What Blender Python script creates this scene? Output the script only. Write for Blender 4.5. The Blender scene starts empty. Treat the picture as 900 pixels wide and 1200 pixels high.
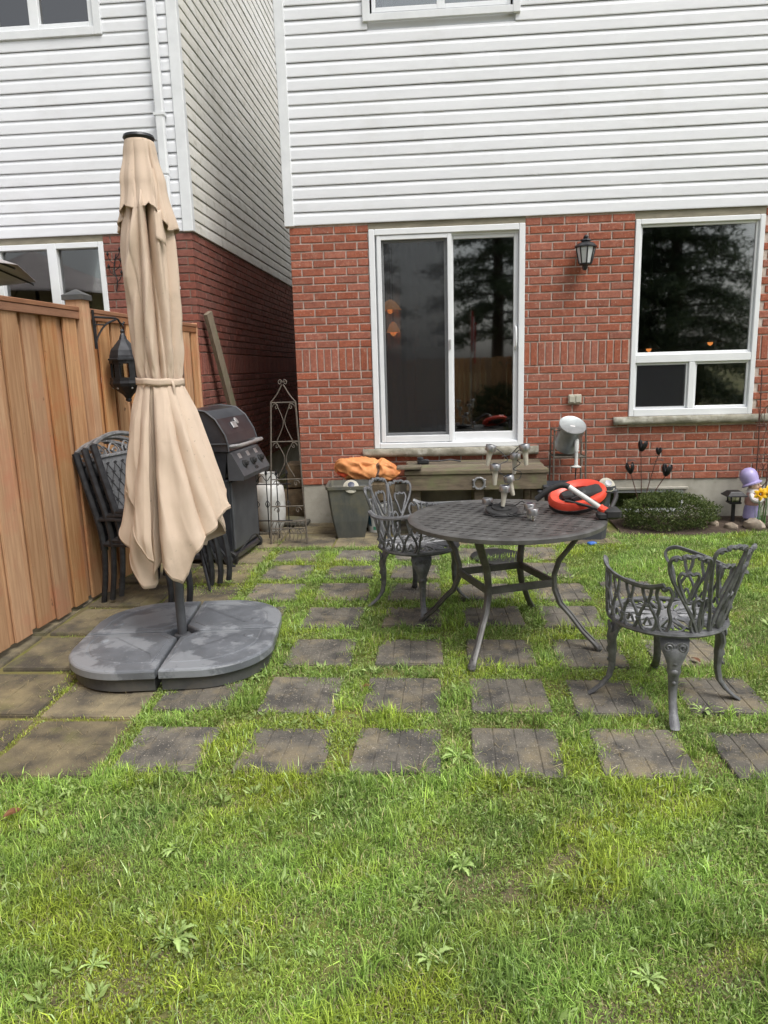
import bpy, math, random
import numpy as np
from mathutils import Matrix, Vector, noise as mnoise
R = math.radians
PI = math.pi
random.seed(7)
rng = np.random.default_rng(11)
scene = bpy.context.scene
col = scene.collection

# ------------------------------------------------------------------ camera, sky, sun, exposure
cd = bpy.data.cameras.new('camera')
cam = bpy.data.objects.new('camera', cd)
col.objects.link(cam)
scene.camera = cam
cd.sensor_fit = 'HORIZONTAL'; cd.sensor_width = 36.0; cd.lens = 33.54
cd.clip_start = 0.05; cd.clip_end = 2000
pit, yaw, roll = 0.198267, 0.075037, -0.028756
_f = Vector((-math.sin(yaw)*math.cos(pit), math.cos(yaw)*math.cos(pit), -math.sin(pit)))
_r = Vector((math.cos(yaw), math.sin(yaw), 0)); _u = _r.cross(_f)
_r2 = math.cos(roll)*_r + math.sin(roll)*_u; _u2 = -math.sin(roll)*_r + math.cos(roll)*_u
cam.matrix_world = Matrix(((_r2.x, _u2.x, -_f.x, 1.3257), (_r2.y, _u2.y, -_f.y, -6.9359), (_r2.z, _u2.z, -_f.z, 1.1122), (0, 0, 0, 1)))

SUN_EL, SUN_AZ = 58.0, 136.0      # degrees; azimuth clockwise from +Y
w = bpy.data.worlds.new('World'); scene.world = w; w.use_nodes = True
nt = w.node_tree; nt.nodes.clear()
sky = nt.nodes.new('ShaderNodeTexSky'); sky.sky_type = 'NISHITA'; sky.sun_disc = False
sky.sun_elevation = R(SUN_EL); sky.sun_rotation = R(SUN_AZ); sky.dust_density = 4.0; sky.air_density = 1.2
hs = nt.nodes.new('ShaderNodeHueSaturation'); hs.inputs['Saturation'].default_value = 0.28
bg = nt.nodes.new('ShaderNodeBackground'); bg.inputs['Strength'].default_value = 0.13
wo = nt.nodes.new('ShaderNodeOutputWorld')
nt.links.new(sky.outputs[0], hs.inputs['Color']); nt.links.new(hs.outputs[0], bg.inputs[0]); nt.links.new(bg.outputs[0], wo.inputs[0])
sd = bpy.data.lights.new('sun', 'SUN'); sd.energy = 1.5; sd.angle = R(25); sd.color = (1.0, 0.97, 0.92)
sun = bpy.data.objects.new('sun', sd); col.objects.link(sun)
_az, _el = R(SUN_AZ), R(SUN_EL)
sdir = Vector((math.sin(_az)*math.cos(_el), math.cos(_az)*math.cos(_el), math.sin(_el)))
sun.rotation_euler = (-sdir).to_track_quat('-Z', 'Y').to_euler(); sun.location = (0, -4, 9)
vs = scene.view_settings
vs.view_transform = 'Standard'; vs.look = 'None'; vs.exposure = 0.55; vs.gamma = 1.0
scene.render.resolution_x = 768; scene.render.resolution_y = 1024

# ------------------------------------------------------------------ materials
MATS = {}
def newmat(name):
    m = bpy.data.materials.new(name); m.use_nodes = True
    n = m.node_tree.nodes; b = n['Principled BSDF']
    MATS[name] = m
    return m, n, m.node_tree.links, b
def nd(n, t, **kw):
    x = n.new(t)
    for k, v in kw.items():
        if k.startswith('i_'): x.inputs[k[2:]].default_value = v
        else: setattr(x, k, v)
    return x
def c4(c): return (c[0], c[1], c[2], 1.0)
def mat(name, base, col2=None, rough=0.6, scale=8.0, lo=.35, hi=.65, bump=0.0, bscale=80.0, metal=0.0, stretch=(1,1,1), rnd=0.0, speck=None, speck_scale=200., speck_t=.62, rough2=None, detail=6.0, coat=0.0, spec=0.5, third=None, third_scale=2.0, third_lo=.5, third_hi=.7, islands=False, bstretch=None):
    """procedural: world-position noise between two colours, optional third stain, speckle, bump, per-object brightness"""
    m, n, l, b = newmat(name)
    geo = nd(n, 'ShaderNodeNewGeometry'); vec = geo.outputs['Position']
    oi = nd(n, 'ShaderNodeObjectInfo')
    mp = nd(n, 'ShaderNodeMapping'); mp.inputs['Scale'].default_value = stretch
    if rnd:
        ad = nd(n, 'ShaderNodeVectorMath', operation='ADD')
        cm = nd(n, 'ShaderNodeVectorMath', operation='SCALE'); cm.inputs[0].default_value = (37, 19, 53)
        l.new(oi.outputs['Random'], cm.inputs['Scale']); l.new(vec, ad.inputs[0]); l.new(cm.outputs[0], ad.inputs[1]); vec = ad.outputs[0]
    l.new(vec, mp.inputs['Vector'])
    no = nd(n, 'ShaderNodeTexNoise', i_Scale=scale, i_Detail=detail, i_Roughness=.6); l.new(mp.outputs[0], no.inputs['Vector'])
    mr = nd(n, 'ShaderNodeMapRange', i_From_Min=lo) if False else n.new('ShaderNodeMapRange')
    mr.inputs[1].default_value = lo; mr.inputs[2].default_value = hi; l.new(no.outputs[0], mr.inputs[0])
    mx = nd(n, 'ShaderNodeMix', data_type='RGBA'); mx.inputs[6].default_value = c4(base); mx.inputs[7].default_value = c4(col2 or base)
    l.new(mr.outputs[0], mx.inputs[0]); out = mx.outputs[2]
    def over(fac, color, cur):
        k = nd(n, 'ShaderNodeMix', data_type='RGBA'); l.new(fac, k.inputs[0]); l.new(cur, k.inputs[6]); k.inputs[7].default_value = c4(color); return k.outputs[2]
    if third:
        n3 = nd(n, 'ShaderNodeTexNoise', i_Scale=third_scale, i_Detail=7.0, i_Roughness=.65); l.new(geo.outputs['Position'], n3.inputs['Vector'])
        m3 = n.new('ShaderNodeMapRange'); m3.inputs[1].default_value = third_lo; m3.inputs[2].default_value = third_hi; l.new(n3.outputs[0], m3.inputs[0])
        out = over(m3.outputs[0], third, out)
    if speck:
        n2 = nd(n, 'ShaderNodeTexNoise', i_Scale=speck_scale, i_Detail=3.0); l.new(vec, n2.inputs['Vector'])
        m2 = n.new('ShaderNodeMapRange'); m2.inputs[1].default_value = speck_t; m2.inputs[2].default_value = speck_t+.06; l.new(n2.outputs[0], m2.inputs[0])
        out = over(m2.outputs[0], speck, out)
    if rnd:
        src = geo.outputs['Random Per Island'] if islands else oi.outputs['Random']
        v = n.new('ShaderNodeMapRange'); v.inputs[3].default_value = 1-rnd; v.inputs[4].default_value = 1+rnd; l.new(src, v.inputs[0])
        h = nd(n, 'ShaderNodeHueSaturation'); l.new(out, h.inputs['Color']); l.new(v.outputs[0], h.inputs['Value'])
        v2 = n.new('ShaderNodeMath'); v2.operation = 'MULTIPLY'; v2.inputs[1].default_value = 7.31; l.new(src, v2.inputs[0])
        v3 = n.new('ShaderNodeMath'); v3.operation = 'FRACT'; l.new(v2.outputs[0], v3.inputs[0])
        v4 = n.new('ShaderNodeMapRange'); v4.inputs[3].default_value = 1-rnd*.6; v4.inputs[4].default_value = 1+rnd*.3; l.new(v3.outputs[0], v4.inputs[0]); l.new(v4.outputs[0], h.inputs['Saturation'])
        out = h.outputs[0]
    l.new(out, b.inputs['Base Color'])
    b.inputs['Roughness'].default_value = rough; b.inputs['Metallic'].default_value = metal
    b.inputs['Specular IOR Level'].default_value = spec
    if rough2 is not None:
        r2 = n.new('ShaderNodeMapRange'); r2.inputs[1].default_value = lo; r2.inputs[2].default_value = hi; r2.inputs[3].default_value = rough; r2.inputs[4].default_value = rough2
        l.new(no.outputs[0], r2.inputs[0]); l.new(r2.outputs[0], b.inputs['Roughness'])
    if coat: b.inputs['Coat Weight'].default_value = coat
    if bump:
        bn = nd(n, 'ShaderNodeTexNoise', i_Scale=bscale, i_Detail=5.0)
        if bstretch:
            mb_ = nd(n, 'ShaderNodeMapping'); mb_.inputs['Scale'].default_value = bstretch; l.new(vec, mb_.inputs['Vector']); l.new(mb_.outputs[0], bn.inputs['Vector'])
        else: l.new(mp.outputs[0], bn.inputs['Vector'])
        bu = nd(n, 'ShaderNodeBump'); bu.inputs['Strength'].default_value = min(1, bump); bu.inputs['Distance'].default_value = .004
        l.new(bn.outputs[0], bu.inputs['Height']); l.new(bu.outputs[0], b.inputs['Normal'])
    return m
BR1, BR2 = (.385, .122, .068), (.24, .072, .044)
mat('brick', BR1, BR2, .88, 42, .32, .68, 1, 130, rnd=.13, speck=(.50, .33, .26), speck_scale=75, speck_t=.645, third=(.42, .19, .13), third_scale=16, third_lo=.52, third_hi=.75)
mat('brick_mass', BR1, BR2, .88, 42, .32, .68, 1, 130, rnd=.13, islands=True, speck=(.50, .33, .26), speck_scale=75, speck_t=.645, third=(.42, .19, .13), third_scale=16, third_lo=.52, third_hi=.75)
mat('brick_shaded', (.27, .092, .064), (.17, .056, .042), .88, 36, .35, .7, .9, 130, rnd=.15, speck=(.30, .2, .16), speck_scale=90, speck_t=.68)  # neighbouring brick: slightly browner, with shade darkened into its colour
mat('brick_shaded_mass', (.27, .092, .064), (.17, .056, .042), .88, 36, .35, .7, .9, 130, rnd=.15, islands=True, speck=(.30, .2, .16), speck_scale=90, speck_t=.68)  # joined bricks, same shade put into the colour
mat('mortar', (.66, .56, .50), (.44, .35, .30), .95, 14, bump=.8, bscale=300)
mat('mortar_dark', (.34, .26, .22), (.24, .17, .14), .95, 30, bump=.8, bscale=300)  # darker mortar tone for the neighbouring walls
mat('concrete', (.46, .44, .38), (.34, .32, .27), .9, 5, bump=.5, bscale=120, third=(.22, .21, .15), third_scale=3, third_lo=.55, third_hi=.75)
mat('siding', (.79, .805, .835), (.74, .755, .785), .45, 3, third=(.66, .665, .665), third_scale=1.7, third_lo=.54, third_hi=.85, bump=.25, bscale=60, stretch=(1, 1, 6), bstretch=(3, 3, 40), rnd=.025, speck=(.42, .40, .37), speck_scale=26, speck_t=.80)
mat('siding_dirty', (.84, .83, .79), (.74, .72, .65), .55, 2.2, .35, .7, .25, 60, rnd=.03, bstretch=(3, 3, 40), third=(.40, .38, .30), third_scale=7.5, third_lo=.54, third_hi=.82, speck=(.45, .43, .36), speck_scale=30, speck_t=.70)
mat('white_vinyl', (.82, .84, .86), (.76, .78, .80), .35, 5, speck=(.5, .48, .44), speck_scale=40, speck_t=.78)
mat('white_trim', (.78, .80, .82), (.70, .72, .74), .45, 6)
mat('beige_trim', (.30, .27, .20), (.20, .18, .13), .6, 6, stretch=(1, 1, 4))
mat('stone_sill', (.34, .32, .26), (.18, .17, .13), .9, 9, bump=1, bscale=40, third=(.5, .49, .43), third_scale=7)
mat('fence_wood', (.62, .365, .185), (.40, .19, .080), .74, 3.4, .34, .70, .8, 30, stretch=(13, 13, .65), bstretch=(14, 14, .9), rnd=.20, speck=(.20, .095, .045), speck_scale=11, speck_t=.715, third=(.56, .22, .10), third_scale=1.9, third_lo=.53, third_hi=.70)
mat('fence_brown', (.36, .17, .085), (.25, .11, .055), .7, 3.2, .3, .72, .6, 30, stretch=(9, 2, 9), rnd=.15)
mat('grey_wood', (.215, .170, .115), (.10, .078, .055), .85, 4, .3, .7, .8, 40, stretch=(2, 12, 12), bstretch=(2, 20, 20), rnd=.2, third=(.16, .17, .08), third_scale=4)
mat('plank_wood', (.30, .25, .18), (.17, .135, .095), .9, 4, .3, .7, .8, 40, stretch=(12, 12, 1.5), bstretch=(20, 20, 2), third=(.2, .21, .12), third_scale=6)
mat('paver', (.172, .155, .126), (.072, .067, .060), .93, 6.5, .38, .62, .9, 170, rnd=.16, speck=(.36, .32, .26), speck_scale=110, speck_t=.63, third=(.235, .195, .125), third_scale=4.6, third_lo=.5, third_hi=.66)
mat('paver_mossy', (.235, .195, .115), (.085, .073, .055), .93, 4.2, .40, .62, .9, 170, rnd=.14, third=(.17, .16, .065), third_scale=4, third_lo=.55, third_hi=.75, speck=(.36, .3, .17), speck_scale=120, speck_t=.66)
mat('cast_metal', (.112, .115, .121), (.20, .203, .212), .5, 22, .4, .66, .35, 160, metal=.3, speck=(.34, .34, .35), speck_scale=60, speck_t=.71)
mat('cast_metal_pale', (.20, .203, .212), (.33, .332, .342), .5, 18, .4, .66, .35, 160, metal=.35, speck=(.45, .45, .46), speck_scale=60, speck_t=.68)
mat('table_metal', (.085, .082, .080), (.15, .147, .143), .45, 9, .4, .66, .3, 160, metal=.3, third=(.34, .34, .34), third_scale=11, third_lo=.64, third_hi=.72)
mat('dark_metal', (.025, .026, .030), (.05, .052, .058), .42, 20, metal=.4)
mat('grill_black', (.022, .024, .030), (.045, .048, .055), .3, 6, .35, .7, coat=.3, third=(.11, .08, .06), third_scale=9, third_lo=.62, third_hi=.8)
mat('grill_grey', (.085, .09, .098), (.06, .063, .07), .45, 6)
mat('steel', (.60, .60, .60), (.48, .48, .49), .42, 20, metal=.65)
mat('brushed_steel', (.42, .42, .42), (.32, .32, .33), .32, 20, metal=.85)
mat('sling', (.125, .128, .135), (.09, .092, .098), .75, 40, bump=.6, bscale=400)
mat('sling_knot', (.03, .03, .033), None, .8, 40)
mat('wrought_iron', (.11, .095, .08), (.19, .16, .13), .7, 30, metal=.3)
mat('black_iron', (.016, .016, .018), (.03, .03, .032), .45, 30, metal=.4)
mat('rust', (.12, .05, .035), (.07, .04, .035), .85, 30)
mat('canopy_cloth', (.66, .525, .415), (.59, .465, .36), .92, 4.5, .3, .7, .5, 500, third=(.42, .325, .245), third_scale=3.2, third_lo=.54, third_hi=.82, speck=(.45, .36, .28), speck_scale=45, speck_t=.70)
mat('base_plastic', (.150, .162, .182), (.120, .130, .145), .40, 6, .4, .6, .15, 300, third=(.235, .25, .272), third_scale=2.9, third_lo=.50, third_hi=.545, speck=(.24, .25, .26), speck_scale=60, speck_t=.66, rough2=.28)
mat('base_side', (.06, .062, .064), (.09, .09, .088), .6, 8, third=(.12, .11, .09), third_scale=5)
mat('planter', (.075, .082, .080), (.115, .118, .105), .55, 6, .35, .7, third=(.15, .14, .10), third_scale=3.5, stretch=(4, 4, .7))
mat('orange_bag', (.74, .33, .12), (.60, .21, .07), .7, 7, bump=.7, bscale=25, third=(.78, .36, .14), third_scale=9)
mat('red_print', (.65, .08, .03), None, .5)
mat('white_plastic', (.66, .67, .66), (.50, .50, .47), .4, 8)
mat('cream_plastic', (.55, .53, .45), (.44, .42, .34), .4, 8)
mat('blue_print', (.03, .10, .16), None, .5)
mat('blue_plastic', (.05, .16, .55), None, .4)
mat('solar_cell', (.02, .025, .05), (.03, .04, .08), .15, 30)
mat('galvanised', (.42, .45, .46), (.31, .34, .35), .38, 14, metal=.6)
mat('red_plastic', (.80, .085, .045), (.68, .06, .03), .35, 12)
mat('black_rubber', (.018, .018, .019), (.03, .03, .03), .55, 20)
mat('dark_tub', (.045, .05, .06), (.065, .068, .078), .5, 12)
mat('soil', (.085, .06, .042), (.045, .03, .022), .97, 20, bump=1, bscale=90)
mat('earth', (.19, .155, .085), (.10, .080, .050), .97, 26, bump=1, bscale=90, third=(.17, .20, .035), third_scale=3, third_lo=.45, third_hi=.6)
mat('moss', (.19, .18, .050), (.14, .105, .06), .97, 8, bump=1, bscale=120, third=(.13, .14, .02), third_scale=5)
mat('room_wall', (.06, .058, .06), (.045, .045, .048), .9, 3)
mat('curtain', (.42, .45, .54), (.34, .37, .46), .9, 3)
mat('ceramic_purple', (.44, .39, .66), (.36, .31, .58), .35, 14)
mat('ceramic_skin', (.72, .52, .40), (.66, .46, .35), .4, 14)
mat('ceramic_white', (.74, .72, .72), None, .4, 14)
mat('ceramic_pink', (.62, .35, .33), None, .4)
mat('ceramic_green', (.06, .25, .16), None, .4)
mat('ceramic_dark', (.06, .05, .05), None, .4)
mat('stone', (.36, .29, .22), (.22, .18, .14), .9, 14, bump=1, bscale=60, third=(.45, .40, .33), third_scale=9)
mat('petal', (.85, .55, .01), (.80, .45, .008), .5, 30)
mat('petal_cup', (.85, .44, .008), None, .5, 30)
mat('stem_green', (.06, .16, .03), (.09, .2, .05), .5, 20)
mat('dead_leaf', (.20, .085, .035), (.12, .05, .025), .7, 40)
mat('bark', (.11, .08, .06), (.06, .045, .035), .95, 12, bump=1, bscale=30)
mat('flag_red', (.55, .012, .02), None, .8)
mat('flag_white', (.8, .8, .8), None, .8)
mat('roof_shingle', (.08, .075, .07), (.05, .048, .045), .95, 20)
mat('grey_cloth', (.42, .39, .39), (.34, .32, .32), .9, 6)
mat('brown_block', (.20, .15, .09), (.11, .085, .055), .95, 12, bump=1, bscale=60)
mat('slate', (.09, .085, .07), (.055, .05, .042), .85, 8, bump=.7, bscale=60, third=(.12, .11, .05), third_scale=4)
mat('wood_panel', (.26, .15, .075), (.2, .11, .05), .6, 8)
mat('board_pale', (.42, .44, .43), (.36, .38, .37), .6, 8)

def glass_mat(name, ior, tint):
    m, n, l, b = newmat(name); n.remove(b)
    o = n['Material Output']
    t = nd(n, 'ShaderNodeBsdfTransparent'); t.inputs[0].default_value = c4(tint)
    g = nd(n, 'ShaderNodeBsdfGlossy'); g.inputs['Roughness'].default_value = .028; g.inputs['Color'].default_value = (1, 1, 1, 1)
    fr = nd(n, 'ShaderNodeFresnel'); fr.inputs['IOR'].default_value = ior
    mx = nd(n, 'ShaderNodeMixShader'); l.new(fr.outputs[0], mx.inputs[0]); l.new(t.outputs[0], mx.inputs[1]); l.new(g.outputs[0], mx.inputs[2]); l.new(mx.outputs[0], o.inputs[0])
glass_mat('glass', 2.3, (.80, .84, .83))
glass_mat('clear_plastic', 1.7, (.86, .86, .78))
m, n, l, b = newmat('screen_mesh'); t = nd(n, 'ShaderNodeBsdfTransparent'); mx = nd(n, 'ShaderNodeMixShader'); mx.inputs[0].default_value = .55
b.inputs['Base Color'].default_value = (.016, .017, .021, 1); b.inputs['Roughness'].default_value = .7
l.new(b.outputs[0], mx.inputs[1]); l.new(t.outputs[0], mx.inputs[2]); mx.inputs[0].default_value = .68; l.new(mx.outputs[0], n['Material Output'].inputs[0])
def emis(name, c, s):
    m, n, l, b = newmat(name); b.inputs['Base Color'].default_value = c4(c); b.inputs['Emission Color'].default_value = c4(c); b.inputs['Emission Strength'].default_value = s
emis('bulb_warm', (1.0, .30, .07), 1.1)
emis('shade_warm', (1.0, .42, .16), .35)
m, n, l, b = newmat('lamp_glass'); b.inputs['Base Color'].default_value = (.62, .64, .66, 1); b.inputs['Roughness'].default_value = .25
def leaf_mat(name, trans=.3, rough=.5):
    m, n, l, b = newmat(name)
    a = nd(n, 'ShaderNodeAttribute', attribute_name='Col')
    l.new(a.outputs['Color'], b.inputs['Base Color']); b.inputs['Roughness'].default_value = rough; b.inputs['Specular IOR Level'].default_value = .3
    t = nd(n, 'ShaderNodeBsdfTranslucent'); l.new(a.outputs['Color'], t.inputs[0])
    mx = nd(n, 'ShaderNodeMixShader'); mx.inputs[0].default_value = trans; l.new(b.outputs[0], mx.inputs[1]); l.new(t.outputs[0], mx.inputs[2]); l.new(mx.outputs[0], n['Material Output'].inputs[0])
leaf_mat('grass'); leaf_mat('leaf', .25, .45)

# ------------------------------------------------------------------ mesh helpers
class MB:
    def __init__(s): s.v = []; s.f = []; s.m = []; s.mi = 0
    def face(s, *idx): s.f.append(idx); s.m.append(s.mi)
    def mark(s): return len(s.v)
    def xf(s, M, start=0):
        for i in range(start, len(s.v)): s.v[i] = tuple(M @ Vector(s.v[i]))
        return s
    def box(s, x0, x1, y0, y1, z0, z1):
        b = len(s.v)
        s.v += [(x0,y0,z0),(x1,y0,z0),(x1,y1,z0),(x0,y1,z0),(x0,y0,z1),(x1,y0,z1),(x1,y1,z1),(x0,y1,z1)]
        for q in ((0,3,2,1),(4,5,6,7),(0,1,5,4),(1,2,6,5),(2,3,7,6),(3,0,4,7)): s.face(*[b+i for i in q])
        return s
    def bbox(s, x0, x1, y0, y1, z0, z1, c=.004):
        """chamfered box: loft of rounded rectangles"""
        def ring(d, z): return [(x0+d+c,y0+d,z),(x1-d-c,y0+d,z),(x1-d,y0+d+c,z),(x1-d,y1-d-c,z),(x1-d-c,y1-d,z),(x0+d+c,y1-d,z),(x0+d,y1-d-c,z),(x0+d,y0+d+c,z)]
        return s.loft([ring(c, z0), ring(0, z0+c), ring(0, z1-c), ring(c, z1)], cap=True)
    def loft(s, rings, closed=True, cap=True):
        b = len(s.v); n = len(rings[0])
        for r in rings: s.v += [tuple(p) for p in r]
        for i in range(len(rings)-1):
            for j in range(n if closed else n-1):
                k = (j+1) % n
                s.face(b+i*n+j, b+i*n+k, b+(i+1)*n+k, b+(i+1)*n+j)
        if cap:
            s.face(*[b+j for j in reversed(range(n))]); s.face(*[b+(len(rings)-1)*n+j for j in range(n)])
        return s
    def tube(s, path, r, n=6, closed=False, flat=1.0, cap=True):
        P = [Vector(p) for p in path]; N = len(P)
        rad = r if isinstance(r, (list, tuple)) else [r]*N
        T = []
        for i in range(N):
            a = P[(i-1) % N] if (closed or i > 0) else P[i]; c = P[(i+1) % N] if (closed or i < N-1) else P[i]
            d = (c-a); T.append(d.normalized() if d.length > 1e-9 else Vector((0,0,1)))
        u = T[0].orthogonal().normalized(); rings = []
        for i in range(N):
            u = (u - T[i]*u.dot(T[i])); u = u.normalized() if u.length > 1e-6 else T[i].orthogonal().normalized()
            v = T[i].cross(u)
            rings.append([tuple(P[i] + rad[i]*(math.cos(2*PI*k/n)*u + flat*math.sin(2*PI*k/n)*v)) for k in range(n)])
        if closed: rings.append(rings[0])
        return s.loft(rings, cap=cap and not closed)
    def lathe(s, prof, n=16, c=(0,0,0), cap=True):
        return s.loft([[(c[0]+r*math.cos(2*PI*k/n), c[1]+r*math.sin(2*PI*k/n), c[2]+z) for k in range(n)] for r, z in prof], cap=cap)
    def grid(s, fn, nu, nv, wrap=False):
        b = len(s.v)
        for i in range(nv+1):
            for j in range(nu+(0 if wrap else 1)): s.v.append(tuple(fn(j/nu, i/nv)))
        w_ = nu if wrap else nu+1
        for i in range(nv):
            for j in range(nu):
                k = (j+1) % w_ if wrap else j+1
                s.face(b+i*w_+j, b+i*w_+k, b+(i+1)*w_+k, b+(i+1)*w_+j)
        return s
    def mesh(s, name, mats, smooth=False):
        me = bpy.data.meshes.new(name); me.from_pydata(s.v, [], s.f)
        for q in ([mats] if isinstance(mats, str) else mats): me.materials.append(MATS[q])
        if any(s.m): me.polygons.foreach_set('material_index', s.m)
        if smooth:
            me.polygons.foreach_set('use_smooth', [True]*len(me.polygons))
            if smooth != 'all': me.set_sharp_from_angle(angle=R(40))
        me.update(); return me
    def build(s, name, mats, parent=None, smooth=False, loc=(0,0,0), rot=(0,0,0)):
        return link(name, s.mesh(name, mats, smooth), parent, loc, rot)
def link(name, me, parent=None, loc=(0,0,0), rot=(0,0,0), scale=(1,1,1)):
    o = bpy.data.objects.new(name, me); col.objects.link(o); o.parent = parent; o.location = loc; o.rotation_euler = rot; o.scale = scale
    return o
def tag(o, label=None, cat=None, group=None, kind=None):
    if label: o['label'] = label
    if cat: o['category'] = cat
    if group: o['group'] = group
    if kind: o['kind'] = kind
    return o
def thing(name, label, cat, loc=(0,0,0), rz=0.0, group=None):
    o = bpy.data.objects.new(name, None); col.objects.link(o); o.location = loc; o.rotation_euler = (0, 0, rz); o.empty_display_size = .1
    return tag(o, label, cat, group)
def copy_tree(o, parent=None):
    c = o.copy(); col.objects.link(c); c.parent = parent
    for ch in list(o.children): copy_tree(ch, c)
    return c
def gz(y): return -.40 + .02*max(min(y, .5), -9)
def cr(pts, n=6, closed=False):
    """Catmull-Rom through points"""
    P = [Vector(p) for p in pts]; N = len(P); out = []
    for i in range(N if closed else N-1):
        p0 = P[(i-1) % N] if closed or i > 0 else P[i]; p1 = P[i]; p2 = P[(i+1) % N]; p3 = P[(i+2) % N] if closed or i < N-2 else p2
        for k in range(n):
            t = k/n
            out.append(.5*((2*p1)+(p2-p0)*t+(2*p0-5*p1+4*p2-p3)*t*t+(3*p1-p0-3*p2+p3)*t**3))
    if not closed: out.append(P[-1])
    return out
def fast_mesh(name, V, F, colors, matname):
    """triangles from numpy arrays with a per-vertex colour"""
    me = bpy.data.meshes.new(name)
    me.vertices.add(len(V)); me.vertices.foreach_set('co', V.astype(np.float32).ravel())
    me.loops.add(F.size); me.loops.foreach_set('vertex_index', F.astype(np.int32).ravel())
    me.polygons.add(len(F)); me.polygons.foreach_set('loop_start', np.arange(0, F.size, 3, dtype=np.int32))
    me.update(calc_edges=True)
    a = me.color_attributes.new('Col', 'FLOAT_COLOR', 'POINT')
    a.data.foreach_set('color', np.concatenate([colors, np.ones((len(V), 1))], 1).astype(np.float32).ravel())
    me.materials.append(MATS[matname]); return me
_K = [(rng.normal(size=2), rng.uniform(0, 6.28)) for _ in range(60)]
def noise2(x, y, sc, seed=0, n=7):
    s_ = 0
    for i in range(n):
        k, ph = _K[(seed*7+i) % 60]; s_ = s_ + np.sin(sc*(k[0]*x+k[1]*y)*(1+.35*i)+ph*(1+seed))
    return s_/math.sqrt(n)*.7

# ------------------------------------------------------------------ ground
def ground_mesh():
    mb = MB()
    xs = [-300, -60, -20, -8, -4, -2, 0, 2, 4, 6, 8, 20, 60, 300]; ys = [-300, -60, -30, -16, -9, -7, -5, -3, -1, .5, 4, 10, 40, 300]
    for y in ys:
        for x in xs: mb.v.append((x, y, gz(y)))
    k = len(xs)
    for i in range(len(ys)-1):
        for j in range(k-1): mb.face(i*k+j, i*k+j+1, (i+1)*k+j+1, (i+1)*k+j)
    return mb
tag(ground_mesh().build('ground', 'earth'), kind='structure')

# ------------------------------------------------------------------ patio of pavers
patio = MB()
for y0, y1 in ((-4.44, -2.2), (-2.2, .4)):
    patio.loft([[(-1.6, y0, gz(y0)+.004), (2.9, y0, gz(y0)+.004)], [(-1.6, y1, gz(y1)+.004), (2.9, y1, gz(y1)+.004)]], closed=False, cap=False)
patio = tag(patio.build('patio', 'moss'), kind='structure')
def paver_mesh(i, s=.184, strips=4, mname='paver'):
    """a slab with parquet strips: recessed joints between raised bars, chamfered and slightly worn corners"""
    rr = random.Random(100+i); mb = MB()
    g = .004
    mb.bbox(-s, s, -s, s, -.035, .006, .006)
    n = strips; wdt = 2*s/n
    for a in range(n):
        for h in (0, 1):
            x0, x1 = -s+a*wdt, -s+(a+1)*wdt
            cut = rr.uniform(-.25, .25)*s + (0 if (a+i) % 2 else s*.1)
            y0, y1 = (-s, cut) if h == 0 else (cut, s)
            zt = .0100+rr.uniform(-.001, .0008)
            d = .005+rr.uniform(0, .002); e = .006
            b = mb.mark()
            def ring(k, z): return [(x0+k, y0+k, z), (x1-k, y0+k, z), (x1-k, y1-k, z), (x0+k, y1-k, z)]
            mb.loft([ring(g/2, .004), ring(g/2, zt-.003), ring(g/2+e*.6, zt)], cap=False)
            mb.face(*[b+8+q for q in range(4)])
    return mb.mesh('paver', mname)
pv = [paver_mesh(i) for i in range(5)]
pvm = [paver_mesh(i, .238, 4, 'paver_mossy') for i in range(3)]
PITCH = .496
def put_paver(x, y, meshes, tilt=.012, yawj=.03, sink=0.0, sc=(1, 1, 1)):
    o = link('paver', random.choice(meshes), patio, (x, y, gz(y)+.012+sink), (random.uniform(-tilt, tilt)+.02, random.uniform(-tilt, tilt), random.uniform(-yawj, yawj)+random.choice((0, PI))), sc)
    return o
ROWS = [-4.18, -3.68, -3.17, -2.62, -2.14, -1.66, -1.19]
PAVERS = []
for ri, y in enumerate(ROWS):
    for ci in range(6):
        x = .165+ci*PITCH+random.uniform(-.012, .012)
        if ci == 0 and ri in (1, 2, 3): x -= .03
        if ri >= 5 and ci == 5: continue
        yy = y+random.uniform(-.012, .012)
        put_paver(x, yy, pv); PAVERS.append((x, yy, .184))
for y in (-.70, -.22):                                     # closed rows before the house
    for ci in range(7):
        x = -.33+ci*PITCH
        if x > 2.75: continue
        put_paver(x, y, pvm, .006, .01, -.004); PAVERS.append((x, y, .238))
for ri, y in enumerate([-4.18, -3.68, -3.17, -2.67, -2.17, -1.67, -1.19]):   # closed columns along the fence
    for x in (-.335, -.835, -1.335):
        put_paver(x+(.02 if ri == 0 else 0), y, pvm, .006, .012, -.004, (.98, 1, 1)); PAVERS.append((x, y, .238))

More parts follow.
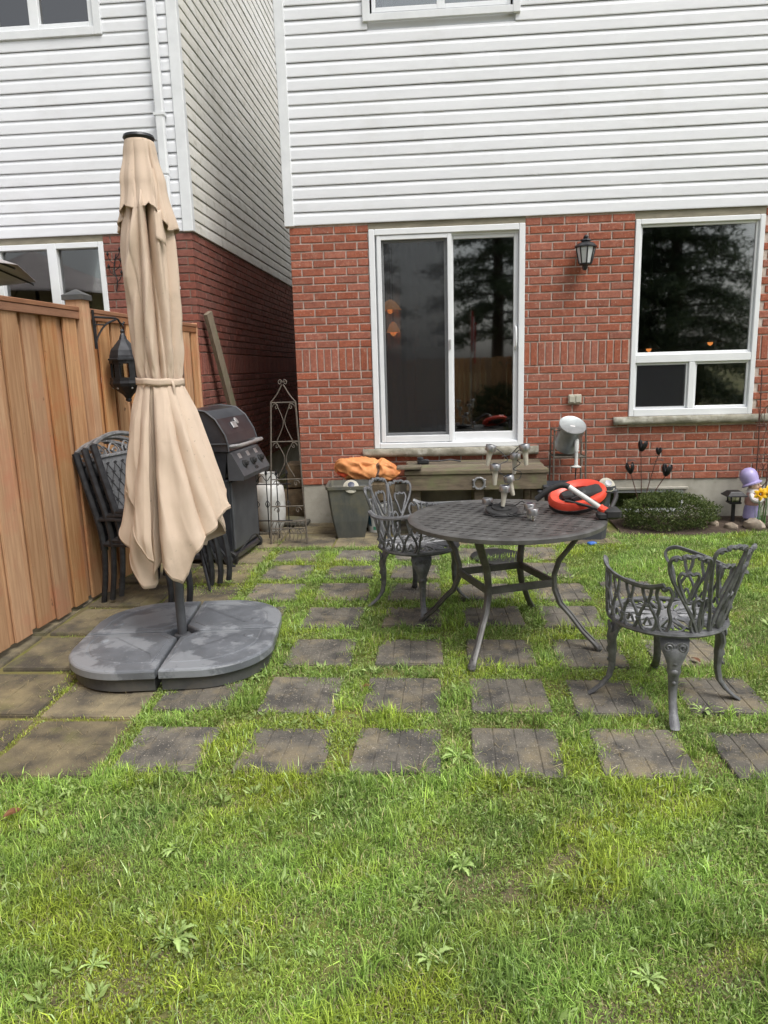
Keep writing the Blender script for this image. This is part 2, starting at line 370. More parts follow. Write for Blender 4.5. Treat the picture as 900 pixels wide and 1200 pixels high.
# ------------------------------------------------------------------ bricks
CH, BP = .07325, .21
brick_v = []
def brick_geo(mb, x0, x1, z0, z1, M=None, rr=random, d=.05):
    j = lambda a: rr.uniform(-a, a)
    e = .0045; b = mb.mark()
    dy = j(.0016)
    back = [(x0, d, z0), (x1, d, z0), (x1, d, z1), (x0, d, z1)]
    out = [(x0+j(.001), .005, z0+j(.001)), (x1+j(.001), .005, z0+j(.001)), (x1+j(.001), .005, z1+j(.001)), (x0+j(.001), .005, z1+j(.001))]
    inn = [(x0+e+j(.0015), dy+j(.001), z0+e+j(.0015)), (x1-e+j(.0015), dy+j(.001), z0+e+j(.0015)), (x1-e+j(.0015), dy+j(.001), z1-e+j(.0015)), (x0+e+j(.0015), dy+j(.001), z1-e+j(.0015))]
    mb.v += back+out+inn
    for r_ in (0, 4):
        for q in range(4): mb.face(b+r_+q, b+r_+(q+1) % 4, b+r_+4+(q+1) % 4, b+r_+4+q)
    mb.face(b+8, b+9, b+10, b+11)
    if M is not None: mb.xf(M, b)
def brick_variants(mname):
    L = []
    for i in range(8):
        mb = MB(); brick_geo(mb, 0, BP-.0125, 0, CH-.0125, rr=random.Random(i)); L.append(mb.mesh('brick', mname))
    S = []
    for i in range(4):
        mb = MB(); brick_geo(mb, 0, .0575, 0, 3*CH-.013, rr=random.Random(50+i)); S.append(mb.mesh('brick', mname))
    return L, S
def brick_layout(x0, x1, rows, openings, soldier=(15, 18), phase=0):
    """list of (xa, xb, za, zb, is_soldier) clipped by openings (xa, xb, za, zb)"""
    out = []
    def clip(xa, xb, za, zb, sol):
        segs = [(xa, xb)]
        for (oa, ob, oza, ozb) in openings:
            if zb <= oza+.02 or za >= ozb-.02: continue
            ns = []
            for a, b in segs:
                if b <= oa or a >= ob: ns.append((a, b))
                else:
                    if oa-a > .025: ns.append((a, oa))
                    if b-ob > .025: ns.append((ob, b))
            segs = ns
        for a, b in segs:
            if b-a > .025: out.append((a, b, za, zb, sol))
    for r in rows:
        if soldier[0] <= r < soldier[1]:
            if r == soldier[0]:
                k = 0
                while x0+k*.0695 < x1:
                    a = x0+k*.0695; clip(a, min(a+.0575, x1), r*CH, (r+3)*CH-.013, True); k += 1
            continue
        off = -BP/2 if (r+phase) % 2 else 0
        k = 0
        while x0+off+k*BP < x1:
            a = max(x0+off+k*BP, x0); b = min(x0+off+(k+1)*BP-.0125, x1); clip(a, b, r*CH, (r+1)*CH-.0125, False); k += 1
    return out
def lay_bricks(lay, root, L, S, M, massname, limit, key, stuffname='brick_mass'):
    """individual brick objects for the ones that show largest, the rest joined"""
    order = sorted(lay, key=key); one, rest = order[:limit], order[limit:]
    q = M.to_quaternion(); inv = Matrix.Translation(-root.location)
    for (a, b, za, zb, sol) in one:
        me = random.choice(S if sol else L); p = inv @ (M @ Vector((a, 0, za)))
        full = .0575 if sol else BP-.0125
        o = link('brick', me, root, p, (0, 0, 0), ((b-a)/full, 1, 1)); o.rotation_euler = q.to_euler()
    if rest:
        mb = MB()
        for (a, b, za, zb, sol) in rest: brick_geo(mb, a, b, za, zb, inv @ M)
        tag(mb.build('bricks', massname, root), kind='stuff')
def panels(mb, x0, x1, y0, y1, z0, z1, openings):
    """wall slab cut by rectangular openings"""
    xs = sorted({x0, x1, *[min(max(v, x0), x1) for o in openings for v in o[:2]]}); zs = sorted({z0, z1, *[min(max(v, z0), z1) for o in openings for v in o[2:]]})
    for zi in range(len(zs)-1):
        run = None
        for xi in range(len(xs)-1):
            cx, cz = (xs[xi]+xs[xi+1])/2, (zs[zi]+zs[zi+1])/2
            solid = not any(o[0] < cx < o[1] and o[2] < cz < o[3] for o in openings)
            if solid: run = (run[0] if run else xs[xi], xs[xi+1])
            if run and (not solid or xi == len(xs)-2):
                mb.box(run[0], run[1], y0, y1, zs[zi], zs[zi+1]); run = None
    return mb
SP = .1134; SZ = 2.426
def siding_profile(z, sp=SP):
    return [(.02, z), (-.0115, z-.003), (-.0130, z+.004), (-.0115, z+sp*.62), (-.0095, z+sp*.70), (-.0045, z+sp*.80), (-.0025, z+sp*.93), (.02, z+sp+.004)]
def siding_boards(root, x0, x1, n, M, mname, openings=()):
    inv = Matrix.Translation(-root.location)
    for k in range(n):
        z = SZ+k*SP; segs = [(x0, x1)]
        for (oa, ob, oza, ozb) in openings:
            if z+SP <= oza or z >= ozb: continue
            segs = [s2 for a, b in segs for s2 in ((a, oa), (ob, b)) if s2[1]-s2[0] > .02 and not (b <= oa or a >= ob)] or segs
        rs = random.Random(int(x1*100)+k//2); seam = x0+rs.uniform(.25, .75)*min(4.4, x1-x0)
        out_ = []
        for a, b in segs:
            out_ += [(a, seam+.012), (seam, b)] if a+.2 < seam < b-.2 else [(a, b)]
        for q, (a, b) in enumerate(out_):
            mb = MB(); dz = random.uniform(-.0016, .0016); nseg = max(1, int((b-a)/.5)); fr_ = -.0022 if b == seam+.012 else 0
            mb.loft([[(xx, p[0]+fr_+.0012*math.sin(3.1*xx+k), p[1]+dz+.0012*math.sin(2.3*xx+1.7*k)) for p in siding_profile(z)] for xx in [a+(b-a)*e/nseg for e in range(nseg+1)]], cap=True)
            mb.xf(inv @ M); mb.build('siding_board', mname, root)

# ---- the house with the patio door
house = thing('brick_house', 'house with red brick ground floor, white siding above, sliding patio door and large window', 'house', (0, 0, -.4))
HI = Matrix.Translation((0, 0, .4))
def hpart(mb, name, m, parent=None, smooth=False):
    """part of the house given in world coordinates"""
    mb.xf(HI); return mb.build(name, m, parent or house, smooth)
DO = (.73, 2.165, .262, 2.43); WO = (3.135, 4.268, .525, 2.43); BW = (2.965, 3.685, -.325, -.10); UW = (.80, 2.04, 4.12, 5.15)
XR = 6.3
hpart(panels(MB(), 0, XR, .009, .10, 0, 2.43, [DO, WO]), 'wall', 'mortar')
hpart(panels(MB(), 0.012, XR, .012, .16, -.9, -.004, [BW]), 'foundation', 'concrete')
hpart(panels(MB(), 0.0, XR, .022, .10, 2.434, 5.52, [UW]), 'upper_wall', 'siding')
BL, BS = brick_variants('brick')
lay = brick_layout(0, XR, range(33), [DO, WO])
lay_bricks(lay, house, BL, BS, Matrix.Identity(4), 'brick_mass', 300, lambda t: (t[0] > 4.34, t[2] < .3 and .73 < t[0] < 2.4, -(t[1]-t[0])*(t[3]-t[2]), t[0]))
# alley side of this house
MS = Matrix(((0, -1, 0, 0), (-1, 0, 0, 6.0), (0, 0, 1, 0), (0, 0, 0, 1)))
MS = Matrix.Translation((0, 0, 0)) @ Matrix.Rotation(-PI/2, 4, 'Z')      # local x -> world -y ; front (-y local) -> world -x
MS = Matrix.Translation((0, 6.3, 0)) @ MS
hpart(MB().box(.009, .1, .1, 6.3, 0, 2.43).box(.022, .1, .1, 6.3, 2.434, 5.52), 'wall', 'mortar')
sidel = brick_layout(0, 6.2, range(33), [])
mb = MB()
for (a, b_, za, zb, sol) in sidel: brick_geo(mb, a, b_, za, zb, HI @ MS)
tag(mb.build('bricks', 'brick_mass', house), kind='stuff')
siding_boards(house, .05, XR, 27, Matrix.Identity(4), 'siding', [(UW[0]-.02, UW[1]+.02, UW[2]-.02, UW[3])])
siding_boards(house, 0, 6.25, 27, MS, 'siding')
hpart(MB().bbox(-.040, .052, -.026, .06, SZ-.012, 5.52, .006), 'corner_trim', 'white_trim')
hpart(MB().box(-.06, XR+.2, -.30, 6.4, 5.52, 5.67), 'roof', 'roof_shingle')
# head trims over door and window, stone sills
hpart(MB().box(DO[0], DO[1], .006, .06, 2.366, 2.424), 'head_trim', 'beige_trim')
hpart(MB().box(WO[0], WO[1], .006, .06, 2.355, 2.424), 'head_trim', 'beige_trim')
def stone_sill(x0, x1, y0, y1, z0, z1, seed):
    rr = random.Random(seed); mb = MB(); n = 22; rings = []
    for i in range(n+1):
        x = x0+(x1-x0)*i/n; j = lambda a: rr.uniform(-a, a)
        rings.append([(x, y1, z0), (x, y0+.012+j(.004), z0+j(.003)), (x, y0+j(.006), z0+.02+j(.004)), (x, y0+j(.006), (z0+z1)/2+j(.008)), (x, y0+.004+j(.006), z1-.014+j(.004)), (x, y0+.016+j(.004), z1+j(.002)), (x, y1, z1)])
    return mb.loft(rings)
hpart(stone_sill(.62, 2.30, -.07, .09, .268, .345, 3), 'door_sill', 'stone_sill', smooth='all')
hpart(stone_sill(3.00, 4.42, -.06, .09, .527, .600, 4), 'window_sill', 'stone_sill', smooth='all')
# patio door
X0, X1, Z0, Z1 = .733, 2.162, .346, 2.364
fr = MB()
fr.bbox(X0, X0+.055, -.012, .10, Z0, Z1, .005); fr.bbox(X1-.055, X1, -.012, .10, Z0, Z1, .005)
fr.bbox(X0+.055, X1-.055, -.010, .10, Z1-.055, Z1, .005); fr.bbox(X0+.055, X1-.055, -.016, .10, Z0, Z0+.05, .005)
fr.box(X0+.055, X1-.055, .024, .03, Z1-.075, Z1-.055); fr.box(X0+.055, X1-.055, .02, .034, Z0+.05, Z0+.062)
door = hpart(fr, 'patio_door', 'white_vinyl')
def dpart(mb, name, m, par=None, smooth=False):
    mb.xf(HI); return mb.build(name, m, par or door, smooth)
def sash(mb, x0, x1, y0, y1, z0, z1, st, tr, br):
    mb.bbox(x0, x0+st, y0, y1, z0, z1, .004); mb.bbox(x1-st, x1, y0, y1, z0, z1, .004)
    mb.bbox(x0+st, x1-st, y0+.001, y1, z1-tr, z1, .004); mb.bbox(x0+st, x1-st, y0+.001, y1, z0, z0+br, .004)
    return mb
dpart(sash(MB(), .805, 1.495, -.002, .022, .402, 2.306, .040, .040, .065), 'screen_frame', 'white_vinyl')
dpart(MB().box(.845, 1.455, .008, .010, .467, 2.266), 'screen', 'screen_mesh')
dpart(sash(MB(), .79, 1.50, .040, .065, .402, 2.306, .075, .06, .09), 'sliding_sash', 'white_vinyl')
dpart(MB().box(.865, 1.425, .050, .056, .49, 2.246), 'glass_pane', 'glass')
dpart(sash(MB(), 1.470, 2.105, .034, .075, .402, 2.306, .040, .05, .085), 'fixed_sash', 'white_vinyl')
dpart(MB().box(1.51, 2.065, .052, .058, .487, 2.256), 'glass_pane', 'glass')
dpart(MB().bbox(1.462, 1.482, -.018, -.002, 1.27, 1.36, .004), 'latch', 'steel')
hd = MB(); hd.tube([(2.083, .03, 1.27), (2.083, -.02, 1.285), (2.083, -.03, 1.31), (2.083, -.03, 1.42), (2.083, -.02, 1.445), (2.083, .03, 1.46)], .010, 8); hd.bbox(2.069, 2.097, .022, .034, 1.25, 1.48, .004)
dpart(hd, 'handle', 'white_vinyl', smooth=True)
# big window
X0, X1, Z0, Z1 = 3.140, 4.264, .600, 2.353
fr = MB()
fr.bbox(X0, X0+.045, -.008, .09, Z0, Z1, .005); fr.bbox(X1-.045, X1, -.008, .09, Z0, Z1, .005)
fr.bbox(X0+.045, X1-.045, -.006, .09, Z1-.045, Z1, .005); fr.bbox(X0+.045, X1-.045, -.010, .09, Z0, Z0+.065, .005)
fr.bbox(X0+.045, X1-.045, -.006, .09, 1.090, 1.165, .005); fr.bbox(3.672, 3.728, -.004, .085, Z0+.065, 1.090, .004)
win = hpart(fr, 'window', 'white_vinyl')
for a, b_, za, zb in ((3.185, 4.219, 1.165, 2.308), (3.185, 3.672, .665, 1.09), (3.728, 4.219, .665, 1.09)):
    dpart(sash(MB(), a, b_, .018, .05, za, zb, .022, .022, .022), 'sash', 'white_vinyl', win)
    dpart(MB().box(a+.022, b_-.022, .032, .038, za+.022, zb-.022), 'pane', 'glass', win)
dpart(MB().box(3.207, 3.650, .012, .014, .687, 1.068), 'insect_screen', 'screen_mesh', win)
# basement window
X0, X1, Z0, Z1 = 2.967, 3.683, -.323, -.102
bwf = hpart(sash(MB(), X0, X1, .0, .08, Z0, Z1, .03, .028, .028), 'basement_window', 'white_trim')
dpart(MB().box(X0+.03, X1-.03, .035, .041, Z0+.028, Z1-.028), 'pane', 'glass', bwf)
hpart(MB().bbox(2.93, 3.72, -.03, .01, -.098, -.075, .004), 'basement_sill', 'concrete')
# upper window
X0, X1, Z0, Z1 = UW
uw = hpart(sash(MB(), X0-.06, X1+.06, -.035, .0, Z0-.055, Z1, .065, .06, .06), 'upper_window', 'white_trim')
dpart(sash(MB(), X0+.02, (X0+X1)/2, .0, .05, Z0+.022, Z1, .035, .03, .04), 'sash', 'white_vinyl', uw)
dpart(sash(MB(), (X0+X1)/2, X1-.02, .004, .054, Z0+.022, Z1, .035, .03, .04), 'sash', 'white_vinyl', uw)
for a, b_ in ((X0+.055, (X0+X1)/2-.035), ((X0+X1)/2+.035, X1-.055)): dpart(MB().box(a, b_, .024, .03, Z0+.062, Z1-.03), 'pane', 'glass', uw)
# rooms behind the glass
def room(name, x0, x1, y0, y1, z0, z1):
    mb = MB(); b = 0
    mb.v += [(x0,y0,z0),(x1,y0,z0),(x1,y1,z0),(x0,y1,z0),(x0,y0,z1),(x1,y0,z1),(x1,y1,z1),(x0,y1,z1)]
    for q in ((0,1,2,3),(7,6,5,4),(2,1,5,6),(3,2,6,7),(0,3,7,4)): mb.face(*q)
    return tag(mb.build(name, 'room_wall'), kind='structure')
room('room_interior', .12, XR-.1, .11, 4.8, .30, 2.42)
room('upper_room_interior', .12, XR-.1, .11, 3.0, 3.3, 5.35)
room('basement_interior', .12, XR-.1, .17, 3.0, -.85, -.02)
cu = MB().grid(lambda u, v: (.86+.62*u, .30+.055*math.sin(u*21)+.018*math.sin(u*47), .40+1.9*v), 60, 4)
tag(cu.build('curtain', 'curtain', None, 'all'), 'dark grey pleated curtain inside the left half of the patio door', 'curtain')
cu = MB().grid(lambda u, v: (.9+1.1*u, .26+.02*math.sin(u*60), 4.1+1.0*v), 80, 2)
tag(cu.build('curtain', 'board_pale', None, 'all'), 'pale sheer curtain behind the upstairs window of the near house', 'curtain')
t = MB(); t.bbox(1.14, 1.46, .175, .19, .69, 1.30, .003)  # pale upright rectangle just behind the screen
tag(t.build('pale_panel', 'board_pale'), 'pale upright panel just inside the patio door screen', 'board')
def pendant(x, y, z, r, shade, label):
    t_ = thing('pendant_lamp', label, 'lamp', (x, y, z))
    MB().lathe([(r*.18, .10), (r*.5, .075), (r, 0), (r*.97, 0), (r*.45, .07)], 16, cap=False).build('lamp_shade', shade, t_, True)
    MB().lathe([(.005, -.035), (.026, -.02), (.03, 0), (.02, .03), (.006, .045)], 10).build('bulb', 'bulb_warm', t_, True)
    MB().tube([(0, 0, .1), (0, 0, 2.41-z)], .004, 5).build('cord', 'black_rubber', t_)
pendant(.905, .24, 1.66, .11, 'shade_warm', 'warm pendant lamp glowing behind the patio door screen, the upper one')
pendant(.93, .22, 1.45, .07, 'shade_warm', 'small warm pendant lamp below the upper one behind the patio screen')
pendant(3.70, 1.4, 1.24, .12, 'wood_panel', 'orange glowing lamp seen through the left side of the big window')
pendant(4.36, 1.4, 1.29, .13, 'wood_panel', 'orange glowing lamp seen through the right side of the big window')

# ------------------------------------------------------------------ neighbouring house
LX = -.925
nb = thing('brick_house', 'neighbouring house on the left with browner, shade-darkened brick and stained siding along the alley', 'house', (LX, 0, -.4))
NI = Matrix.Translation((-LX, 0, .4))
def npart(mb, name, m, parent=None, smooth=False):
    mb.xf(NI); return mb.build(name, m, parent or nb, smooth)
LW = (-2.86, -1.787, 1.05, 2.39); LU = (-2.62, -1.665, 4.18, 5.15)
npart(panels(MB(), -6.5, LX-.009, .009, .10, 0, 2.43, [LW]).box(LX-.1, LX-.009, .1, 8, 0, 2.43), 'wall', 'mortar_dark')
npart(MB().box(-6.5, LX-.014, .014, .3, -.9, -.004).box(LX-.2, LX-.014, .3, 8, -.9, -.004), 'foundation', 'concrete')
npart(panels(MB(), -6.5, LX-.022, .022, .10, 2.434, 6.6, [LU]).box(LX-.1, LX-.022, .1, 8, 2.434, 6.6), 'upper_wall', 'siding')
OL, OS = brick_variants('brick_shaded')
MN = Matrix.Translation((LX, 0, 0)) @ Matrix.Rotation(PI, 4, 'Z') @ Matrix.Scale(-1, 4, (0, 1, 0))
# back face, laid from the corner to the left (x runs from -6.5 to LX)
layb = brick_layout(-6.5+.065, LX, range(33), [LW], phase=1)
lay_bricks([t_ for t_ in layb if t_[0] > -1.80 and t_[2] > 1.3], nb, OL, OS, Matrix.Identity(4), 'brick_shaded_mass', 60, lambda t_: (-t_[1]))
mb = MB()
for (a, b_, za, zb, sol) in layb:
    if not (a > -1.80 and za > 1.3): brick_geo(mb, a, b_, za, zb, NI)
tag(mb.build('bricks', 'brick_shaded_mass', nb), kind='stuff')
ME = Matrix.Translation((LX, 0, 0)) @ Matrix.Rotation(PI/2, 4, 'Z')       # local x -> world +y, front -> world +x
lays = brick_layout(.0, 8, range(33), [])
lay_bricks(lays, nb, OL, OS, ME, 'brick_shaded_mass', 230, lambda t_: (t_[0] > 1.6, t_[2] < .25, t_[0]-t_[2]*.3))
siding_boards(nb, -6.5, LX-.05, 37, Matrix.Identity(4), 'siding', [(LU[0]-.02, LU[1]+.02, LU[2]-.02, LU[3])])
siding_boards(nb, .05, 8, 37, ME, 'siding_dirty')
npart(MB().bbox(LX-.075, LX+.026, -.026, .05, SZ-.012, 6.6, .006), 'corner_trim', 'white_trim')
npart(MB().box(-6.7, LX+.06, -.38, 8, 6.6, 6.75), 'roof', 'roof_shingle')
npart(MB().box(LW[0], LW[1], .004, .06, 2.362, 2.424), 'head_trim', 'beige_trim')
def two_pane(X0, X1, Z0, Z1, mid, name, y0):
    f_ = MB(); st = .05
    f_.bbox(X0, X0+st, y0, .09, Z0, Z1, .004); f_.bbox(X1-st, X1, y0, .09, Z0, Z1, .004); f_.bbox(mid-.045, mid+.045, y0, .09, Z0, Z1, .004)
    for a, b_ in ((X0+st, mid-.045), (mid+.045, X1-st)): f_.bbox(a, b_, y0+.002, .09, Z0, Z0+st, .004); f_.bbox(a, b_, y0+.002, .09, Z1-st, Z1, .004)
    o = npart(f_, name, 'white_vinyl')
    for a, b_ in ((X0+st, mid-.045), (mid+.045, X1-st)): npart(MB().box(a, b_, .045, .051, Z0+st, Z1-st), 'pane', 'glass', o)
    return o
two_pane(LW[0], LW[1], LW[2], 2.360, -2.295, 'window', -.012)
npart(sash(MB(), LU[0]-.08, LU[1]+.07, -.03, .0, LU[2]-.075, LU[3], .07, .06, .07), 'window_trim', 'white_trim')
two_pane(LU[0]-.01, LU[1]-.002, LU[2]-.004, LU[3], -2.22, 'upper_window', .001)
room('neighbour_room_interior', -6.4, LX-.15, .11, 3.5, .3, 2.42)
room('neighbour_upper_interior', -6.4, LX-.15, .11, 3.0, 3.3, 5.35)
dp = MB(); dp.bbox(-1.155, -1.075, -.085, -.028, 2.9, 6.58, .012); dp.bbox(-1.155, -1.075, -.085, -.028, -.3, 2.9, .012)
for z in (1.9, 3.4, 4.9): dp.box(-1.165, -1.065, -.09, -.02, z, z+.025)
npart(dp, 'downspout', 'white_trim')
# wall ornament
t = thing('wall_ornament', 'dark wrought iron branch ornament on the neighbouring brick wall beside the window', 'ornament', (-1.69, -.012, 1.90))
mb = MB(); mb.tube(cr([(0, -.012, 0), (.02, -.016, .1), (.0, -.016, .2), (.03, -.012, .34)]), .006, 5); mb.build('stem', 'black_iron', t)
for z, s in ((.08, 1), (.14, -1), (.19, 1), (.25, -1), (.29, 1)):
    mb = MB(); mb.tube(cr([(.01, -.014, z), (.01+.04*s, -.02, z+.03), (.01+.06*s, -.016, z+.075)], 4), .004, 5)
    mb.lathe([(.001, -.022), (.015, 0), (.001, .026)], 6, (.01+.06*s, -.018, z+.09)); mb.build('branch', 'black_iron', t)

# ------------------------------------------------------------------ fence
def fx(y): return -1.17+(y+3.27)*.055
FA = math.atan(.055)
fence = thing('wooden_fence', 'cedar board fence with brown cap rail along the left side of the patio', 'fence', (fx(-2.05), -2.05, gz(-2.05)), -FA)
FI = Matrix.Rotation(FA, 4, 'Z') @ Matrix.Translation((-fx(-2.05), 2.05, -gz(-2.05)))
ZB, ZT = .035, 1.575-gz(-2.05)      # local heights
fb = []
for i in range(5):
    rr = random.Random(i); mb = MB(); wd = .150+rr.uniform(-.003, .004)
    rings = []
    for z in (0, .004, .4, .8, 1.2, 1.6, 1.946, 1.95):
        k = .003 if z in (0, 1.95) else 0; o_ = rr.uniform(-.0015, .0015)
        rings.append([(-.008, -wd/2+o_, z), (.0055, -wd/2+k+o_, z), (.008-k, -wd/2+.004+o_, z), (.008-k, wd/2-.004+o_, z), (.0055, wd/2-k+o_, z), (-.008, wd/2+o_, z)])
    fb.append(mb.loft(rings).mesh('fence_board', 'fence_wood'))
y = 2.0
while y > -4.2:
    if abs(y-.02) > .1 or True:
        link('fence_board', random.choice(fb), fence, (.021+random.uniform(-.003, .003), y, ZB+random.uniform(-.012, .012)), (random.uniform(-.004, .004), random.uniform(-.004, .006), 0))
        link('fence_board', random.choice(fb), fence, (-.006, y-.1075, ZB+random.uniform(-.012, .012)), (random.uniform(-.004, .004), 0, 0))
    y -= .215
for a, b_ in ((.05, 2.10), (-2.3, -.045), (-4.3, -2.3)):
    MB().bbox(-.055, .052, a, b_-.002, ZT-.030, ZT, .004).build('cap_rail', 'fence_brown', fence)
    MB().bbox(.026, .048, a, b_-.002, ZT-.080, ZT-.032, .003).build('fascia_rail', 'fence_brown', fence)
    for z in (.25, 1.0): MB().box(-.055, -.016, a, b_, z, z+.085).build('rail', 'fence_wood', fence)
for y in (0.0, -2.3*1.0-2.0+.0):
    p_ = MB().bbox(-.045, .075, y-.048, y+.048, -.05, 2.075, .004).build('post', 'fence_wood', fence)
    cp = MB(); cp.loft([[(-.058+.015-d, y-.060+d*0, 0), ] for d in ()] or [[(-.060, y-.063, 2.062), (.090, y-.063, 2.062), (.090, y+.063, 2.062), (-.060, y+.063, 2.062)], [(-.060, y-.063, 2.095), (.090, y-.063, 2.095), (.090, y+.063, 2.095), (-.060, y+.063, 2.095)], [(.010, y-.004, 2.135), (.018, y-.004, 2.135), (.018, y+.004, 2.135), (.010, y+.004, 2.135)]])
    cp.build('post_cap', 'base_side', p_)
MB().bbox(-.045, .05, 2.03, 2.11, -.05, ZT+.01, .004).build('post', 'fence_wood', fence)

# bracket and hanging lantern
BX, BY = fx(-2.0)+.078, -1.985
t = thing('lantern_bracket', 'black scrolled iron bracket screwed to the fence post', 'bracket', (BX, BY, 1.30))
mb = MB(); mb.bbox(-.002, .010, -.012, .012, 0, .262, .002); mb.build('back_plate', 'black_iron', t)
mb = MB(); D = Vector((.45, .893, 0)).normalized()
def bp_(d, z): return (.006+D.x*d, D.y*d, z)
mb.tube([bp_(0, .215), bp_(.18, .215), bp_(.205, .205), bp_(.222, .18), bp_(.242, .175), bp_(.256, .19)], .008, 6)
mb.tube(cr([bp_(0, .045), bp_(.04, .11), bp_(.10, .17), bp_(.185, .205)], 6), .007, 6); mb.tube([bp_(0, .165), bp_(.095, .165)], .005, 6)
mb.build('arm', 'black_iron', t, True)
hook = Vector((BX, BY, 1.30))+Vector(bp_(.232, .172))
LAN = (hook.x, hook.y, hook.z-.518)
t = thing('hanging_lantern', 'black pierced metal lantern hanging from the fence bracket', 'lantern', LAN); t.scale = (1.08, 1.08, 1.04)
MB().lathe([(.004, .47), (.016, .455), (.012, .44), (.018, .43), (.028, .40), (.062, .36), (.092, .325), (.102, .29), (.104, .272), (.115, .268), (.115, .258)], 8).build('dome', 'dark_metal', t, 'x' if False else False)
mb = MB()
for k in range(6):
    a = k*PI/3+.3; q = mb.mark(); mb.bbox(-.008, .008, -.02, .02, .115, .262, .002); mb.xf(Matrix.Translation((.088*math.cos(a), .088*math.sin(a), 0)) @ Matrix.Rotation(a, 4, 'Z'), q)
mb.lathe([(.098, .115), (.106, .118), (.106, .14), (.098, .14)], 12, cap=False); mb.lathe([(.098, .235), (.102, .236), (.102, .262), (.098, .262)], 12, cap=False)
mb.build('cage', 'black_iron', t)
mb = MB(); mb.lathe([(.078, .117), (.078, .26)], 12, cap=False); mb.build('glass', 'clear_plastic', t)
mb = MB(); mb.lathe([(.108, .118), (.112, .10), (.104, .08), (.07, .05), (.034, .02), (.018, -.005), (.02, -.02), (.006, -.03)], 12)
mb.build('lower_bowl', 'black_iron', t)
for k in range(6):
    a = k*PI/3+.2; MB().lathe([(.007, 0), (.007, .004), (.003, .006)], 8).xf(Matrix.Translation((.092*math.cos(a), .092*math.sin(a), .068)) @ Matrix.Rotation(a, 4, 'Z') @ Matrix.Rotation(R(125), 4, 'Y')).build('rivet', 'steel', t)
mb = MB(); mb.tube([(.0+.012*math.cos(q), 0, .482+.016*math.sin(q)) for q in [i*PI/5 for i in range(10)]], .003, 5, closed=True); mb.build('ring', 'black_iron', t)

# ------------------------------------------------------------------ parasol
UX, UY = -.135, -3.15
UZ = gz(UY)+.02
umb = thing('closed_parasol', 'closed beige parasol tied round the middle on a dark pole', 'parasol', (UX, UY, UZ), 0)
def uz(z): return z-UZ
MB().lathe([(.027, .0), (.027, uz(2.262))], 10).build('pole', 'grill_grey', umb, True)
MB().lathe([(.072, uz(2.262)), (.078, uz(2.272)), (.074, uz(2.284)), (.03, uz(2.292))], 18).build('finial', 'dark_metal', umb, True)
def prof(z, tab):
    for (za, ra), (zb, rb) in zip(tab, tab[1:]):
        if zb <= z <= za:
            k = (za-z)/(za-zb); k = k*k*(3-2*k); return ra+(rb-ra)*k
    return tab[-1][1] if z < tab[-1][0] else tab[0][1]
def pol(r, th, z): return (r*math.sin(th), -r*math.cos(th), uz(z))
def angint(th, tab, smooth=False):
    d = math.degrees(th); d = (d+180) % 360-180
    for (a, va), (b, vb) in zip(tab, tab[1:]):
        if a <= d <= b:
            k = (d-a)/(b-a)
            if smooth: k = k*k*(3-2*k)
            return va+(vb-va)*k
    return tab[-1][1]
def creases(d, tab, z):
    """sharp valleys between broad soft lobes; tab rows: angle, depth, width, drift per metre, waviness"""
    s_ = 0
    for (a, dep, wd, dr, wv) in tab:
        c = a+dr*(z-1.07)+wv*math.sin(4.3*z+a); x = abs((d-c+180) % 360-180)
        s_ -= 1.45*dep*math.exp(-x/wd); s_ += dep*.55*math.exp(-((x-2.3*wd)/(1.5*wd))**2)
    return s_
def wob(d, z):
    a_ = R(d)+.5*math.sin(2.1*z); q = Vector((math.cos(a_)*2.1, math.sin(a_)*2.1, z*1.15)); return .010*mnoise.noise(q)-.015*abs(mnoise.noise(q*1.7+Vector((3, 1, 0))))-.0035*abs(mnoise.noise(Vector((q.x*2.2, q.y*2.2, z*7))))
HV = [(-180, 1.88), (-130, 1.83), (-100, 1.835), (-82, 1.83), (-62, 1.865), (-44, 1.915), (-34, 1.945), (-26, 1.932), (0, 1.918), (20, 1.925), (30, 1.945), (36, 1.93), (50, 1.895), (66, 1.845), (80, 1.825), (100, 1.84), (140, 1.82), (180, 1.88)]
CV = [(-96, .014, 8, 30, 2), (-36, .026, 5, -22, 2), (31, .030, 5, 24, 2), (78, .012, 8, 0, 2), (-5, .008, 7, 6, 3), (130, .02, 9, 0, 2), (-150, .02, 9, 0, 2)]
def vent(u, v):
    th = (u-.5)*2*PI; d = math.degrees(th); zh = angint(th, HV, True); z = 2.268+(zh-2.268)*v
    r = prof(z, [(2.27, .070), (2.20, .077), (2.05, .104), (1.80, .152)])
    r += min(1, v*2.2)*creases(d, CV, z)+.5*v*wob(d, z)+.010*v*v*math.sin(R(d)*3+1)
    if v == 0: r = .05
    return pol(r, th, z)
mb = MB().grid(vent, 200, 30, wrap=True); vo = mb.build('vent_canopy', 'canopy_cloth', umb, 'all'); vo.modifiers.new('cloth', 'SOLIDIFY').thickness = .0016
MB().tube([(p[0]*1.012, p[1]*1.012, p[2]) for p in (vent(j/200, .985) for j in range(200))], .0018, 5, closed=True).build('hem', 'canopy_cloth', vo, 'all')
CB = [(-102, .02, 8, 12, 4), (-66, .022, 7, -26, 4), (-30, .018, 6, 44, 3), (-8, .012, 6, -12, 3), (22, .050, 6.5, 9, 2.5), (40, .022, 5, -16, 2), (74, .02, 8, 8, 4), (120, .03, 9, 0, 4), (165, .03, 9, 10, 4), (-140, .03, 9, -8, 4)]
